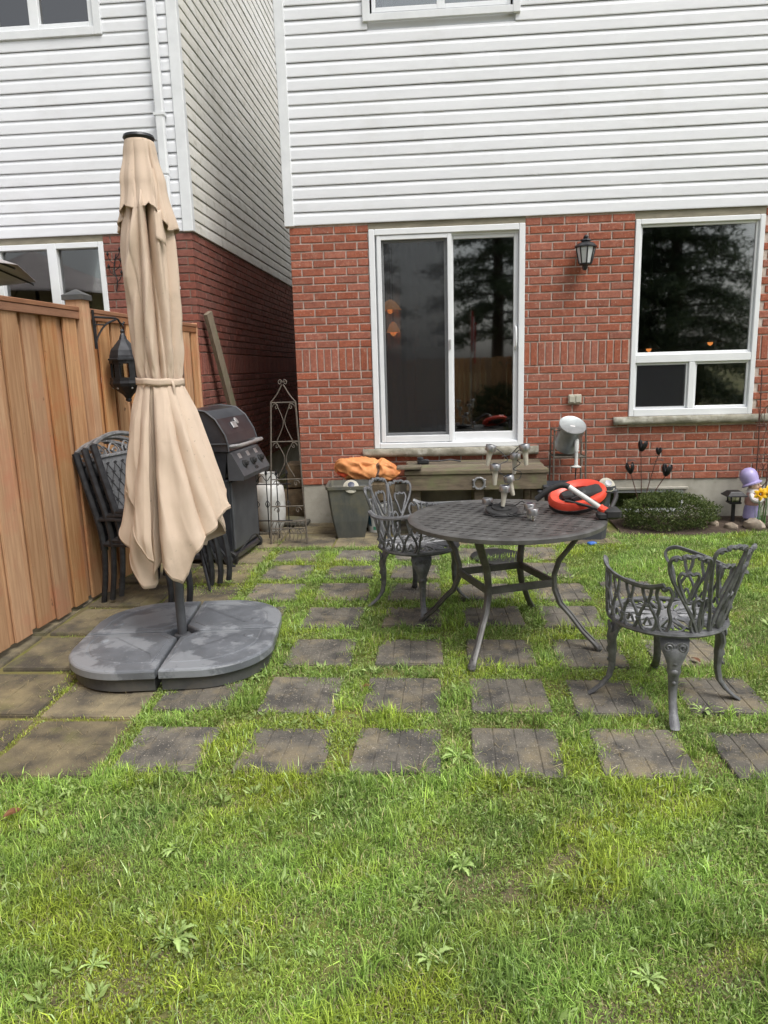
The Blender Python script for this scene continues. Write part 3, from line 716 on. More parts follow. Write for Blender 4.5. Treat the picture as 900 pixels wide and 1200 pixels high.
def body(u, v):
    th = (u-.5)*2*PI; d = math.degrees(th); z = 2.12+(1.055-2.12)*v
    r = prof(z, [(2.15, .075), (1.98, .102), (1.75, .124), (1.45, .128), (1.25, .122), (1.12, .110), (1.075, .106), (1.04, .108)])
    tight = 1-.5*max(0, 1-abs(z-1.075)/.10)
    r += tight*creases(d, CB, z)+wob(d, z)
    c = 8+(z-1.93)*125                      # rolled fold from upper right to lower left
    r += .036*math.exp(-((d-c)/13)**2)*max(0, min(1, (z-1.46)/.14))*max(0, min(1, (2.02-z)/.08))
    if z < 1.20: r += .006*math.sin(.30*d+2)*math.exp(-abs(z-1.13)/.035)+.004*math.sin(.61*d)*math.exp(-abs(z-1.12)/.03)
    return pol(r, th, z)
mb = MB().grid(body, 260, 70, wrap=True); mb.build('canopy', 'canopy_cloth', umb, 'all')
fl_ = MB().grid(lambda u, v: pol(.128+.026*v+.012*math.sin(u*3)-.01*u, R(40+20*u-4*v), 1.905-.13*v-.05*u*v+.02*u), 8, 8).build('folded_corner', 'canopy_cloth', umb, 'all'); fl_.modifiers.new('cloth', 'SOLIDIFY').thickness = .0016
mb = MB().grid(lambda u, v: pol(.1235+.0020*math.sin(9*u*2*PI+1), (u-.5)*2*PI, 1.058+.036*v+.006*math.sin(u*2*PI)+.002*math.sin(14*u*PI)), 120, 3, wrap=True)
tb = mb.build('tie_band', 'canopy_cloth', umb, 'all'); tb.modifiers.new('cloth', 'SOLIDIFY').thickness = .002
mb = MB().grid(lambda u, v: pol(.131+.016*v+.004*math.sin(9*v), R(48+7*v)+.10*(u-.5), 1.078-.14*v), 3, 12); o = mb.build('tie_end', 'canopy_cloth', tb, 'all'); o.modifiers.new('cloth', 'SOLIDIFY').thickness = .0016
def skirt(name, tab, rtab, ctab, a0, a1, roff, wrap=False, nu=160):
    def fn(u, v):
        d = a0+(a1-a0)*u; th = R(d); zh = angint(th, tab)+.025; z = 1.070+(zh-1.070)*v
        rb = angint(th, rtab, True)
        q = (1.07-z)/.72; r = .108+(.90*rb-.108)*(min(1.12, q)**.9 if q > 0 else 0)+roff*min(1, v*4)
        g = min(1, q*2.2) if q > 0 else 0
        r += creases(d, ctab, z)*g*(.45+.75*min(1, q))+1.4*wob(d, z)*g
        r += .005*math.sin(.30*d+1)*math.exp(-max(0, q)/.05)
        edge = min(u, 1-u) if not wrap else 1
        if edge < .06: r -= .022*v*(1-edge/.06)
        if v > .9: r += .007*((v-.9)/.1)*math.sin(.16*d)
        return pol(max(r, .05), th, z)
    mb = MB().grid(fn, nu, 46, wrap=wrap); o = mb.build(name, 'canopy_cloth', umb, 'all'); o.modifiers.new('cloth', 'SOLIDIFY').thickness = .0016
    path = [fn(j/nu, .982) for j in range(0, nu+(0 if wrap else 1), 1)]
    MB().tube([(p[0]*1.010, p[1]*1.010, p[2]) for p in path], .0017, 5, closed=wrap).build('hem', 'canopy_cloth', o, 'all')
RT = [(-180, .24), (-90, .285), (-60, .275), (-22, .20), (-3, .150), (6, .155), (40, .25), (72, .345), (90, .35), (120, .26), (180, .24)]
HI_ = [(-180, .30), (-150, .12), (-120, .32), (-92, .40), (-70, .27), (-48, .06), (-34, -.045), (-26, -.05), (-18, .03), (-8, .11), (2, .07), (10, .02), (16, .08), (26, -.005), (36, .06), (48, .20), (62, .25), (80, .36), (92, .375), (115, .20), (150, .10), (180, .30)]
CS = [(-100, .03, 8, 0, 2), (-62, .035, 7, 22, 2), (-38, .03, 6, 24, 2), (-14, .04, 6, 6, 2), (-2, .075, 6, 0, 1), (6, .03, 5, -6, 2), (20, .04, 5, -16, 2), (44, .035, 6, -18, 2), (66, .04, 6, -10, 2), (100, .04, 8, 0, 2), (140, .05, 9, 0, 2), (180, .05, 9, 0, 2), (-140, .05, 9, 0, 2)]
skirt('canopy_skirt', HI_, RT, CS, -180, 180, 0, True, 280)
skirt('canopy_flap', [(-112, .84), (-100, .80), (-78, .66), (-64, .545), (-57, .51), (-52, .475), (-47, .46), (-40, .38), (-26, .245), (-12, .125), (-4, .10), (4, .19)], [(-112, .225), (-60, .255), (0, .25)], [(-76, .018, 8, 10, 2), (-52, .030, 5, 26, 1), (-26, .016, 6, 22, 2)], -110, -7, .022)
skirt('canopy_flap', [(-22, .42), (-8, .22), (6, .10), (16, .03), (26, .0), (33, .05), (40, .16), (50, .215), (62, .27), (78, .355), (92, .385), (112, .55)], [(-22, .235), (20, .262), (55, .31), (80, .360), (112, .33)], [(2, .028, 5, 2, 2), (38, .034, 5, -18, 2), (58, .022, 7, -14, 2), (84, .018, 8, 0, 2)], 3, 108, .022)

# parasol base of four weights
base = thing('parasol_base', 'grey plastic parasol base of four rounded water-filled weights', 'parasol base', (UX, UY, gz(UY)+.018), R(6))
HB = .545
def quad_outline(sx, sy, inset):
    g = .009; rad = .36; h = HB-inset; g2 = g+inset*.4
    pts = [(g2+.085, g2), (h, g2)]
    pts += [(h-rad+inset*.5+(rad-inset*.5)*math.cos(a), h-rad+inset*.5+(rad-inset*.5)*math.sin(a)) for a in [i*PI/2/14 for i in range(15)]]
    pts += [(g2, h), (g2, g2+.085)]
    # refine edges
    out = [(x*sx, y_*sy) for x, y_ in pts]
    return out if sx*sy > 0 else out[::-1]
for sx, sy in ((1, 1), (-1, 1), (-1, -1), (1, -1)):
    def ring(ins, z): return [(x, y_, z) for x, y_ in quad_outline(sx, sy, ins)]
    MB().loft([ring(.022, 0), ring(.020, .062), ring(.020, .070)]).build('weight', 'base_side', base)
    tnk = [o for o in base.children][-1]
    mb = MB(); mb.loft([ring(.004, .068), ring(.0, .072), ring(.0, .106), ring(.004, .113), ring(.012, .118), ring(.075, .1225), ring(.080, .1205), ring(.088, .1205), ring(.093, .1235), ring(.2, .126)])
    mb.build('lid', ['base_plastic'], tnk)
    for (px, py) in ((.30, .522), (.523, .2)):
        pass
    MB().lathe([(.028, 0), (.03, .004), (.024, .008), (.01, .009)], 14, (sx*.40, sy*.13, .1215)).build('filler_cap', 'base_plastic', tnk, True)
MB().lathe([(.12, .0), (.12, .03), (.05, .034), (.046, .10), (.036, .104)], 14).build('socket', 'grill_grey', base, True)

# ------------------------------------------------------------------ cast aluminium garden chairs
SH = .405
def make_chair(label, loc, rz, legrot=0.0):
    t = thing('garden_chair', label, 'chair', loc, rz, 'ornate cast metal garden chairs')
    def S(u, h, push=0):                     # u: arc length from the back centre (positive to +y), h above the seat
        lean = .105*(max(h, 0)/.40)**1.25
        bk = max(0, min(1, (.36-abs(u))/.16)); lean = lean*(.25+.75*bk)
        a = PI-u/.262; r = .245+lean+push
        return ((r*math.cos(a))*1.02, r*math.sin(a), SH+h)
    def loop(mb, pts, r, n=5, closed=True, k=5, push=0):
        mb.tube([S(p.x, p.y, push) for p in cr([(a, b, 0) for a, b in pts], k, closed)], r, n, closed=closed)
    # seat: rim ring and an openwork of leaf loops
    mb = MB(); mb.lathe([(.232, SH-.012), (.258, SH-.016), (.268, SH-.006), (.264, SH+.006), (.240, SH+.009), (.230, SH+.004), (.232, SH-.012)], 40, cap=False)
    mb.build('seat_rim', 'cast_metal', t, True)
    mb = MB()
    mb.lathe([(.001, SH+.004), (.05, SH+.005), (.062, SH+.002), (.06, SH-.006), (.001, SH-.007)], 20, cap=False)
    for k in range(10):
        a = k*2*PI/10
        def q(r, w): return (r*math.cos(a)-w*math.sin(a), r*math.sin(a)+w*math.cos(a), SH+.001)
        mb.tube(cr([q(.055, 0), q(.10, .026), (q(.16, .05)), q(.205, .04), q(.235, 0), q(.205, -.04), q(.16, -.05), q(.10, -.026)], 5, True), .0095, 5, closed=True, flat=.5)
        mb.tube(cr([q(.07, 0), q(.12, .006), q(.19, 0)], 4), [.008]*4+[.013]*4+[.006], 5, flat=.6)
        for w_ in (.028, -.028): mb.tube(cr([q(.12, 0), q(.15, w_*.6), q(.185, w_)], 3), .009, 5, flat=.6)
    mb.build('seat', 'cast_metal_pale', t, True)
    # back: three tall scalloped drops with smaller ones inside and hearts between their feet
    mb = MB()
    for uc, top in ((-.136, .385), (0, .420), (.136, .385)):
        sc = top/.42
        side = [(-.016, .08), (-.040, .18), (-.058, .28), (-.066, .35), (-.060, .388), (-.044, .400), (-.030, .393), (-.018, .408), (0, .402)]
        L_ = [(uc*(.45+.55*min(1, h/.30))+du, h*sc) for du, h in side]; R_ = [(uc*(.45+.55*min(1, h/.30))-du, h*sc) for du, h in side[:-1]][::-1]
        loop(mb, [(uc*.45, 0)]+L_+R_, .0088)
        for k in range(5):
            p = S(uc+(k-2)*.024, (.402-.0035*abs(k-2)**2)*sc, 0); b = mb.mark(); mb.lathe([(.001, -.012), (.009, -.009), (.0125, 0), (.009, .009), (.001, .012)], 6); mb.xf(Matrix.Translation(p), b)
        pts = [(uc*.96, .17*sc), (uc-.022, .24*sc), (uc-.034, .29*sc), (uc-.026, .318*sc), (uc-.012, .312*sc), (uc, .322*sc), (uc+.012, .312*sc), (uc+.026, .318*sc), (uc+.034, .29*sc), (uc+.022, .24*sc)]
        loop(mb, pts, .0078)
    for uc in (-.074, .074, -.215, .215):
        hh = .17
        pts = [(a_+uc, b_*(.88 if abs(uc) < .2 else 1.12)) for a_, b_ in ((0, .0), (-.020, .02), (-.028, .06), (-.018, .11), (-.030, .16), (-.017, .195), (0, .182), (.017, .195), (.030, .16), (.018, .11), (.028, .06), (.020, .02))]
        loop(mb, pts, .0082)
    mb.build('backrest', 'cast_metal', t, True)
    for s in (-1, 1):
        mb = MB()
        rail = [(s*.215, .235), (s*.27, .215), (s*.36, .215), (s*.46, .230), (s*.545, .248), (s*.595, .258), (s*.632, .240), (s*.634, .205), (s*.602, .150), (s*.588, .07), (s*.575, .0)]
        pth = [S(p.x, p.y, .025*math.sin(min(1, abs(p.x)/.6)*PI*.8)) for p in cr([(a, b, 0) for a, b in rail], 5)]
        mb.tube(pth, [.016]*30+[.012]*(len(pth)-30), 6, flat=.55)
        for k in range(4):
            uc = s*(.282+k*.083)
            pts = [(uc-.020, .222), (uc-.016, .18), (uc-.006, .135), (uc-.030, .085), (uc-.038, .045), (uc-.022, .008), (uc, .002), (uc+.022, .008), (uc+.038, .045), (uc+.030, .085), (uc+.006, .135), (uc+.016, .18), (uc+.020, .222)]
            loop(mb, pts, .0078, closed=False, push=.010)
            for du, h_ in ((.0, .128), (.041, .055), (.0, .214)):
                p = S(uc+du, h_, .012); b = mb.mark(); mb.lathe([(.001, -.013), (.012, -.006), (.012, .006), (.001, .013)], 6); mb.xf(Matrix.Translation(p), b)
            loop(mb, [(uc-.016, .03), (uc, .062), (uc+.016, .03)], .006, closed=False, push=.008)
        mb.build('armrest', 'cast_metal', t, True)
    for a in (48, -48, 134, -134):
        mb = MB(); rings = []
        for z, r, wt, wr in ((SH-.012, .185, .060, .022), (SH-.035, .210, .066, .024), (SH-.075, .232, .060, .026), (SH-.115, .240, .042, .026), (SH-.155, .235, .028, .024), (SH-.175, .236, .032, .028), (SH-.195, .234, .024, .022), (SH-.25, .234, .020, .019), (SH-.31, .246, .018, .017), (.05, .278, .019, .016), (.018, .315, .023, .015), (.004, .336, .020, .012), (0, .330, .016, .010)):
            rings.append([(r+wr*math.cos(q)*(1 if math.cos(q) > 0 else .7), wt*math.sin(q), z) for q in [i*2*PI/10 for i in range(10)]])
        mb.loft(rings[::-1])
        for sgn in (-1, 1):
            sp = [(.252+.002*i/20, sgn*(.028+(.024-.018*i/20)*math.cos(i*.5)*-1*sgn*sgn), SH-.062+(.024-.018*i/20)*math.sin(i*.5)) for i in range(22)]
            mb.tube(sp, .0042, 5)
        for z, r_ in ((SH-.135, .012), (SH-.175, .016), (SH-.225, .010)):
            b = mb.mark(); mb.lathe([(.001, -r_), (r_*.8, -r_*.55), (r_, 0), (r_*.8, r_*.55), (.001, r_)], 8); mb.xf(Matrix.Translation((.258, 0, z)) @ Matrix.Diagonal((.5, 1, 1, 1)), b)
        mb.xf(Matrix.Rotation(R(a+legrot), 4, 'Z')); mb.build('leg', 'cast_metal', t, True)
    return t
make_chair('ornate cast metal armchair standing alone on the right of the round table', (2.385, -3.685, gz(-3.69)+.020), R(116), 12)
make_chair('ornate cast metal armchair tucked in on the left of the round table', (1.205, -2.375, gz(-2.4)+.018), R(-36))

# ------------------------------------------------------------------ round table
TX, TY = 1.712, -2.945; TZ = gz(TY)+.018; TH = .272-TZ
tab = thing('garden_table', 'round dark cast metal garden table with woven lattice top', 'table', (TX, TY, TZ), R(21))
RT_ = .535
mb = MB(); mb.lathe([(RT_-.045, TH-.004), (RT_-.02, TH+.002), (RT_+.006, TH+.001), (RT_+.016, TH-.006), (RT_+.016, TH-.026), (RT_+.008, TH-.030), (RT_-.004, TH-.012), (RT_-.045, TH-.014), (RT_-.045, TH-.004)], 72, cap=False)
mb.build('rim', 'table_metal', tab, True)
mb = MB(); st = .0435; wdt = .0178
nst = int(RT_/st)
for ax in (0, 1):
    for i in range(-nst, nst+1):
        c = i*st; L_ = math.sqrt(max(0, (RT_-.03)**2-c*c)); m_ = max(2, int(2*L_/st*2))
        if L_ < .03: continue
        rows_ = []
        for k in range(m_+1):
            s_ = -L_+2*L_*k/m_; ph = math.cos(PI*s_/st)*(1 if (i+ax) % 2 else -1); z = TH-.006+.0022*ph
            for off, zo in ((-wdt, 0), (wdt, 0)):
                rows_.append((s_, c+off, z) if ax == 0 else (c+off, s_, z))
        b = mb.mark(); mb.v += rows_
        for k in range(m_): mb.face(b+2*k, b+2*k+1, b+2*k+3, b+2*k+2)
top = mb.build('lattice_top', 'table_metal', tab); top.modifiers.new('plate', 'SOLIDIFY').thickness = .004
for k in range(4):
    mb = MB(); rings = []
    for (r, z, wt, wr) in ((.45, TH-.022, .028, .010), (.43, TH-.05, .026, .013), (.375, TH-.13, .022, .015), (.31, TH-.22, .021, .015), (.282, TH-.31, .021, .015), (.286, TH-.39, .021, .015), (.318, TH-.47, .020, .014), (.375, .185, .019, .013), (.445, .10, .018, .012), (.505, .045, .020, .013), (.530, .020, .024, .016), (.536, .0, .020, .014)):
        rings.append((r, z, wt, wr))
    P = [Vector((r, 0, z)) for r, z, _, _ in rings]; rr_ = []
    for i, (r, z, wt, wr) in enumerate(rings):
        T_ = (P[min(i+1, len(P)-1)]-P[max(i-1, 0)]).normalized(); N_ = Vector((-T_.z, 0, T_.x))
        rr_.append([tuple(P[i]+N_*wr*math.cos(q)+Vector((0, wt*math.sin(q), 0))) for q in [PI/8+i_*PI/4 for i_ in range(8)]])
    mb.loft(rr_); mb.tube([(p.x-.012, 0, p.z+.012) if False else (p.x+.012, 0, p.z+.008) for p in P[5:10]], .006, 5)
    mb.lathe([(.001, -.004), (.018, .0), (.024, .014), (.018, .03), (.001, .036)], 8, (.533, 0, 0))
    mb.xf(Matrix.Rotation(R(45+90*k), 4, 'Z')); mb.build('leg', 'table_metal', tab, True)
for k in range(4):
    a0, a1 = R(45+90*k), R(135+90*k); r_ = .284; z = TH-.355
    mb = MB(); p0 = Vector((r_*math.cos(a0), r_*math.sin(a0), z)); p1 = Vector((r_*math.cos(a1), r_*math.sin(a1), z)); d = (p1-p0); n_ = Vector((-d.y, d.x, 0)).normalized()
    mb.loft([[tuple(p+n_*sx*.008+Vector((0, 0, sz*.020))) for sx, sz in ((-1, -1), (1, -1), (1, 1), (-1, 1))] for p in (p0+d*.03, p1-d*.03)]); mb.build('stretcher', 'table_metal', tab)
TT = .272+.002      # table top world height

# solar light string with a disc reel on the table
so = thing('solar_light_string', 'string of small steel-capped solar lights on wires rising from a black reel', 'string lights', (1.705, -2.86, TT))
def sp_(x, y, z): return (x-1.705, y+2.86, z-TT)
mb = MB(); mb.lathe([(.001, 0), (.085, .002), (.095, .008), (.09, .014), (.06, .017), (.058, .024), (.03, .03), (.012, .05), (.001, .052)], 26); mb.xf(Matrix.Translation((-.005, .0, .016)) @ Matrix.Rotation(R(9), 4, 'X')); mb.build('reel', 'black_rubber', so, True)
mb = MB(); mb.lathe([(.001, 0), (.10, .0), (.105, .004), (.10, .008), (.001, .009)], 26); mb.build('lower_disc', 'black_rubber', so, True)
LAMPS = [(1.641, .645, 12, 1), (1.828, .650, -6, 1), (1.785, .590, 4, 1), (1.660, .545, 2, 1), (1.743, .470, -14, 0), (1.712, .425, 6, 0), (1.842, .335, 0, 0)]
def lamp_head(mb, x, z, tilt, spike):
    b = mb.mark(); mb.mi = 0
    mb.lathe([(.022, -.016), (.0285, -.015), (.0285, .015), (.026, .018), (.001, .018)], 16)
    mb.xf(Matrix.Translation((x-1.705, 0, z-TT)) @ Matrix.Rotation(R(tilt), 4, 'Y'), b)
for i, (x, z, tl, spike) in enumerate(LAMPS):
    yy = [-2.80, -2.84, -2.76, -2.88, -2.82, -2.90, -2.98][i]
    M_ = Matrix.Translation(sp_(x, yy, z)) @ Matrix.Rotation(R(tl), 4, 'Y')
    hdm = MB().lathe([(.020, -.018), (.0305, -.018), (.0310, -.016), (.0310, .015), (.029, .0175), (.001, .018)], 18).xf(M_).build('lamp_cap', 'brushed_steel', so, True)
    ln = .085 if i < 6 else .055
    MB().lathe([(.019, -.017), (.016, -.04), (.011, -.017-ln), (.002, -.019-ln)], 10).xf(M_).build('lens', 'cream_plastic', hdm, True)
    MB().lathe([(.018, 0), (.018, .001)], 10, (0, 0, .0187)).xf(M_).build('solar_cell', 'solar_cell', hdm)
for (x, y_, z) in ((1.622, -2.80, TT+.062), (1.850, -3.06, TT+.048)):
    hdm = MB().lathe([(.020, -.018), (.0305, -.018), (.0310, -.016), (.0310, .015), (.029, .0175), (.001, .018)], 18).xf(Matrix.Translation(sp_(x, y_, z))).build('lamp_cap', 'brushed_steel', so, True)
    MB().lathe([(.019, -.017), (.016, -.046 if z > TT+.05 else -.040), (.014, -(z-TT))], 10).xf(Matrix.Translation(sp_(x, y_, z))).build('lens', 'clear_plastic', hdm, True)
mb = MB(); wr = lambda *p: mb.tube(cr([sp_(*q) for q in p], 6), .0028, 5)
wr((1.70, -2.86, TT+.05), (1.715, -2.875, .37), (1.712, -2.90, .41)); wr((1.712, -2.90, .43), (1.745, -2.86, .45), (1.743, -2.83, .46))
wr((1.743, -2.82, .47), (1.80, -2.80, .46), (1.815, -2.79, .50), (1.77, -2.80, .52), (1.81, -2.78, .55), (1.785, -2.77, .575))
wr((1.743, -2.82, .47), (1.70, -2.85, .50), (1.66, -2.87, .53)); wr((1.66, -2.88, .55), (1.70, -2.86, .565), (1.735, -2.83, .58), (1.70, -2.81, .62), (1.665, -2.80, .645))
wr((1.70, -2.83, .60), (1.75, -2.83, .61), (1.79, -2.835, .65), (1.80, -2.84, .65)); wr((1.785, -2.76, .60), (1.80, -2.80, .63), (1.826, -2.83, .64))
wr((1.70, -2.86, TT+.05), (1.76, -2.93, .33), (1.80, -2.96, .36), (1.83, -2.98, .34)); wr((1.70, -2.86, TT+.04), (1.655, -2.84, TT+.05), (1.63, -2.81, TT+.06))
wr((1.72, -2.95, TT+.02), (1.80, -3.02, TT+.006), (1.77, -2.94, TT+.006), (1.84, -2.98, TT+.02), (1.85, -3.05, TT+.04)); wr((1.66, -2.96, TT+.012), (1.64, -3.0, TT+.006), (1.72, -3.02, TT+.006), (1.78, -2.97, TT+.006))
mb.build('wire', 'black_rubber', so, True)

# red and black garden trimmer lying on the table
tr = thing('garden_trimmer', 'orange-red ringed garden tool with white shaft and black grip lying on the table', 'garden tool', (2.12, -2.86, TT))
M_ = Matrix.Translation((.01, .03, .092)) @ Matrix.Rotation(R(-10), 4, 'Y') @ Matrix.Rotation(R(27), 4, 'X') @ Matrix.Rotation(R(6), 4, 'Z') @ Matrix.Diagonal((.92, .86, 1.25, 1))
mb = MB(); rg = []
for i in range(41):
    a = i*2*PI/40; rg.append([((.165+d)*math.cos(a), (.125+d)*math.sin(a), z) for d, z in ((-.050, .010), (-.03, .020), (.0, .024), (.016, .012), (.018, -.006), (.0, -.016), (-.050, -.004))])
mb.loft(rg, cap=False)
mb.xf(M_); ring_ = mb.build('guard_ring', 'red_plastic', tr, True)
mb = MB()
for a0, a1 in ((20, 200), (75, 255), (140, 330)):
    p0 = Vector((.16*math.cos(R(a0)), .12*math.sin(R(a0)), .0)); p1 = Vector((.16*math.cos(R(a1)), .12*math.sin(R(a1)), .0)); mb.tube([p0, (p0+p1)/2+Vector((.01, 0, -.012)), p1], .010, 6, flat=.6)
mb.lathe([(.001, -.022), (.06, -.02), (.068, 0), (.045, .016), (.02, .03), (.001, .032)], 14, (.03, -.02, 0)); mb.bbox(.0, .15, -.07, .03, -.01, .030, .012); mb.bbox(-.10, -.02, -.02, .05, -.008, .02, .01); mb.xf(M_); mb.build('spokes', 'black_rubber', ring_, True)
mb = MB(); rg = [[((.172+d)*math.cos(a), (.132+d)*math.sin(a), z) for d, z in ((.0, -.016), (.012, -.012), (.010, -.028), (-.006, -.030))] for a in [R(180)+i*R(200)/24 for i in range(25)]]; mb.loft(rg); mb.xf(M_); mb.build('lower_edge', 'black_rubber', tr, True)
sh0, sh1 = Vector((-.062, -.10, .165)), Vector((.115, -.17, .045))
MB().tube([sh0, sh1], .0145, 10).build('shaft', 'white_plastic', tr, True)
MB().tube(cr([(-.235, -.06, .090), (-.225, -.062, .098), (-.17, -.07, .142), (-.115, -.08, .168), (-.082, -.09, .172), tuple(sh0)], 5), [.012]+[.017]*24+[.0165], 10).build('grip', 'black_rubber', tr, True)
mb = MB(); mb.tube(cr([tuple(sh1+Vector((-.02, .01, .015))), tuple(sh1), (.15, -.175, .03)], 4), .021, 8); mb.bbox(.095, .14, -.21, -.14, .022, .062, .008); mb.build('collar', 'red_plastic', tr, True)
mb = MB(); mb.bbox(.11, .20, -.235, -.12, .002, .06, .014); mb.bbox(.075, .135, -.23, -.15, .0, .04, .01); mb.tube(cr([(.16, -.15, .05), (.20, -.08, .095), (.215, -.02, .11)], 4), .012, 7); mb.tube(cr([(.10, -.13, .04), (.02, -.09, .06), (-.07, -.04, .075)], 5), .009, 6); mb.tube(cr([(.12, -.13, .05), (.06, -.03, .09), (-.01, .03, .09)], 5), .007, 6); mb.build('motor_head', 'black_rubber', tr, True)
MB().tube(cr([(.205, -.02, .112), (.12, .0, .118), (.03, -.02, .105), (-.04, -.06, .09)], 5), .004, 5).build('cutting_line', 'black_rubber', tr)
bt = MB().bbox(-.035, .035, -.025, .025, 0, .022, .006)
tag(bt.build('blue_scoop', 'blue_plastic', None, False, (2.63, -.95, gz(-.95)+.02), (0, 0, .4)), 'small blue plastic scoop on the ground before the dark tub', 'scoop')

# ------------------------------------------------------------------ stacked dark chairs by the fence
def make_stack_chair(t):
    """front is local +x; origin on the ground under the seat centre"""
    hw = .255
    for s in (-1, 1):
        y_ = s*hw
        mb = MB(); pth = cr([(.27, y_, .0), (.285, y_, .12), (.265, y_, .30), (.225, y_, .46), (.215, y_, .575)], 5); mb.tube(pth, .021, 6, flat=.55); mb.build('leg', 'dark_metal', t, True)
        mb = MB(); mb.tube(cr([(-.27, y_, .0), (-.235, y_, .2), (-.215, y_, .40)], 5), .019, 6, flat=.6); mb.build('leg', 'dark_metal', t, True)
        mb = MB(); mb.tube(cr([(-.215, y_, .38), (-.235, y_, .55), (-.31, y_, .82), (-.37, y_, 1.04)], 5), .024, 6, flat=.6); mb.build('back_post', 'dark_metal', t, True)
        mb = MB(); mb.tube(cr([(-.245, y_, .595), (-.1, y_+s*.012, .605), (.12, y_+s*.014, .600), (.235, y_+s*.006, .583), (.255, y_, .565)], 5), .020, 6, flat=.5); mb.build('armrest', 'dark_metal', t, True)
    mb = MB(); mb.tube(cr([(-.37, -hw, 1.035), (-.388, -hw*.55, 1.075), (-.394, 0, 1.092), (-.388, hw*.55, 1.075), (-.37, hw, 1.035)], 6), .022, 6, flat=.7); mb.build('top_rail', 'cast_metal_pale', t, True)
    mb = MB(); mb.tube([(-.348, -hw, .955), (-.348, hw, .955)], .012, 6)
    for k in range(4):
        c = (-.75+.5*k)*hw*1.1; mb.tube(cr([(-.348, c-.05, .957), (-.362, c-.045, .998), (-.372, c, 1.035), (-.362, c+.045, .998), (-.348, c+.05, .957)], 4), .006, 5)
        mb.tube(cr([(-.35, c+.02, .962), (-.36, c-.012, .985), (-.364, c+.01, 1.0), (-.358, c+.03, .985)], 4), .005, 5)
    mb.build('scroll_panel', 'cast_metal_pale', t, True)
    mb = MB(); mb.grid(lambda u, v: (-.222-.126*v-.012*math.sin(v*PI), (u-.5)*2*hw*.97, .44+.51*v), 2, 6); sl = mb.build('sling_back', 'sling', t, 'all')
    sl.modifiers.new('cloth', 'SOLIDIFY').thickness = .005
    mb = MB()
    for i in range(6):
        for j in range(8):
            u = (i+.5+(.5 if j % 2 else 0))/6.5; v = (j+.6)/8.3
            if u > .96: continue
            px, py, pz = -.222-.126*v-.012*math.sin(v*PI)+.006, (u-.5)*2*hw*.97, .44+.51*v
            b = mb.mark(); mb.v += [(px, py-.022, pz), (px, py, pz-.010), (px, py+.022, pz), (px, py, pz+.010)]; mb.face(b, b+1, b+2, b+3)
            for dy, dz in ((.042, .064), (-.042, .064)):
                if 0 < u+dy/(2*hw) < 1 and v+dz/.51 < 1:
                    mb.tube([(px, py, pz), (px-.0152*dz/.0615, py+dy*.98, pz+dz*.95)], .0022, 4)
    mb.build('lattice_weave', 'sling_knot', sl)
    mb = MB(); mb.grid(lambda u, v: (-.21+.43*v, (u-.5)*2*hw*.97, .435-.02*math.sin(v*PI)+.012*v), 2, 6); o = mb.build('sling_seat', 'sling', t, 'all'); o.modifiers.new('cloth', 'SOLIDIFY').thickness = .006
    mb = MB()
    for x in (-.215, .222): mb.tube([(x, -hw, .415), (x, hw, .415)], .016, 6)
    for s in (-1, 1): mb.tube([(-.215, s*hw, .42), (.222, s*hw, .43)], .018, 6)
    mb.build('seat_frame', 'dark_metal', t, True)
SA = R(-14)
s0 = thing('stacking_chair', 'dark stacking patio chair at the bottom of the stack against the fence', 'chair', (-.665, -2.15, gz(-2.15)+.012), SA, 'dark stacked patio chairs')
make_stack_chair(s0)
fwd_ = Vector((math.cos(SA), math.sin(SA), 0))
for k, lb in ((1, 'dark stacking patio chair in the middle of the stack by the fence'), (2, 'topmost dark stacking patio chair showing its woven lattice backrest')):
    c = copy_tree(s0); c.location = s0.location+fwd_*.075*k+Vector((0, 0, .030*k)); c['label'] = lb
# folded frame with slanted legs
ff = thing('folded_frame', 'folded black metal frame with four slanted legs between parasol and barbecue', 'folded frame', (-.40, -1.75, gz(-1.75)))
def fp(x, y_, z): return (x+.40, y_+1.75, z)
for (xb, yb), (xt, yt, zt) in (((-.31, -2.09), (-.44, -1.95, .46)), ((-.345, -1.93), (-.47, -1.86, .46)), ((-.36, -1.62), (-.50, -1.75, .46)), ((-.30, -1.50), (-.53, -1.66, .46))):
    mb = MB(); mb.tube([fp(xb, yb, gz(yb)-gz(-1.75)+.01), fp(xt, yt, zt)], .0115, 7); mb.lathe([(.014, 0), (.015, .02), (.012, .03)], 8, fp(xb, yb, gz(yb)-gz(-1.75))); mb.build('leg', 'dark_metal', ff, True)
mb = MB(); mb.tube([fp(-.42, -2.0, .45), fp(-.55, -1.61, .45)], .014, 7); mb.tube([fp(-.385, -2.01, .18), fp(-.475, -1.61, .18)], .008, 6); mb.build('crossbar', 'dark_metal', ff, True)

# ------------------------------------------------------------------ barbecue
GA = R(5)
bb = thing('gas_barbecue', 'black gas barbecue with steel handle and three knobs between parasol and trellis', 'barbecue', (-.50, -1.12, gz(-1.12)), -GA)
W2 = .325
mb = MB(); mb.bbox(-.22, .215, -W2+.03, W2-.03, .10, .70, .01); mb.build('cabinet', 'grill_black', bb)
MB().bbox(.216, .232, -W2+.035, W2-.035, .13, .68, .004).build('door_panel', 'grill_grey', bb)
mb = MB(); mb.bbox(-.25, .24, -W2, W2, .05, .10, .01); mb.build('bottom_shelf', 'grill_black', bb)
mb = MB(); mb.loft([[(-.20, s*W2*.9, .70), (.18, s*W2*.9, .70), (.225, s*W2, .925), (-.25, s*W2, .925)] for s in (-1, 1)]); mb.build('fire_box', 'grill_black', bb)
LP = [(.245, .93), (.245, .985), (.225, 1.06), (.155, 1.18), (.075, 1.245), (-.06, 1.265), (-.17, 1.25), (-.24, 1.18), (-.255, 1.05), (-.255, .93)]
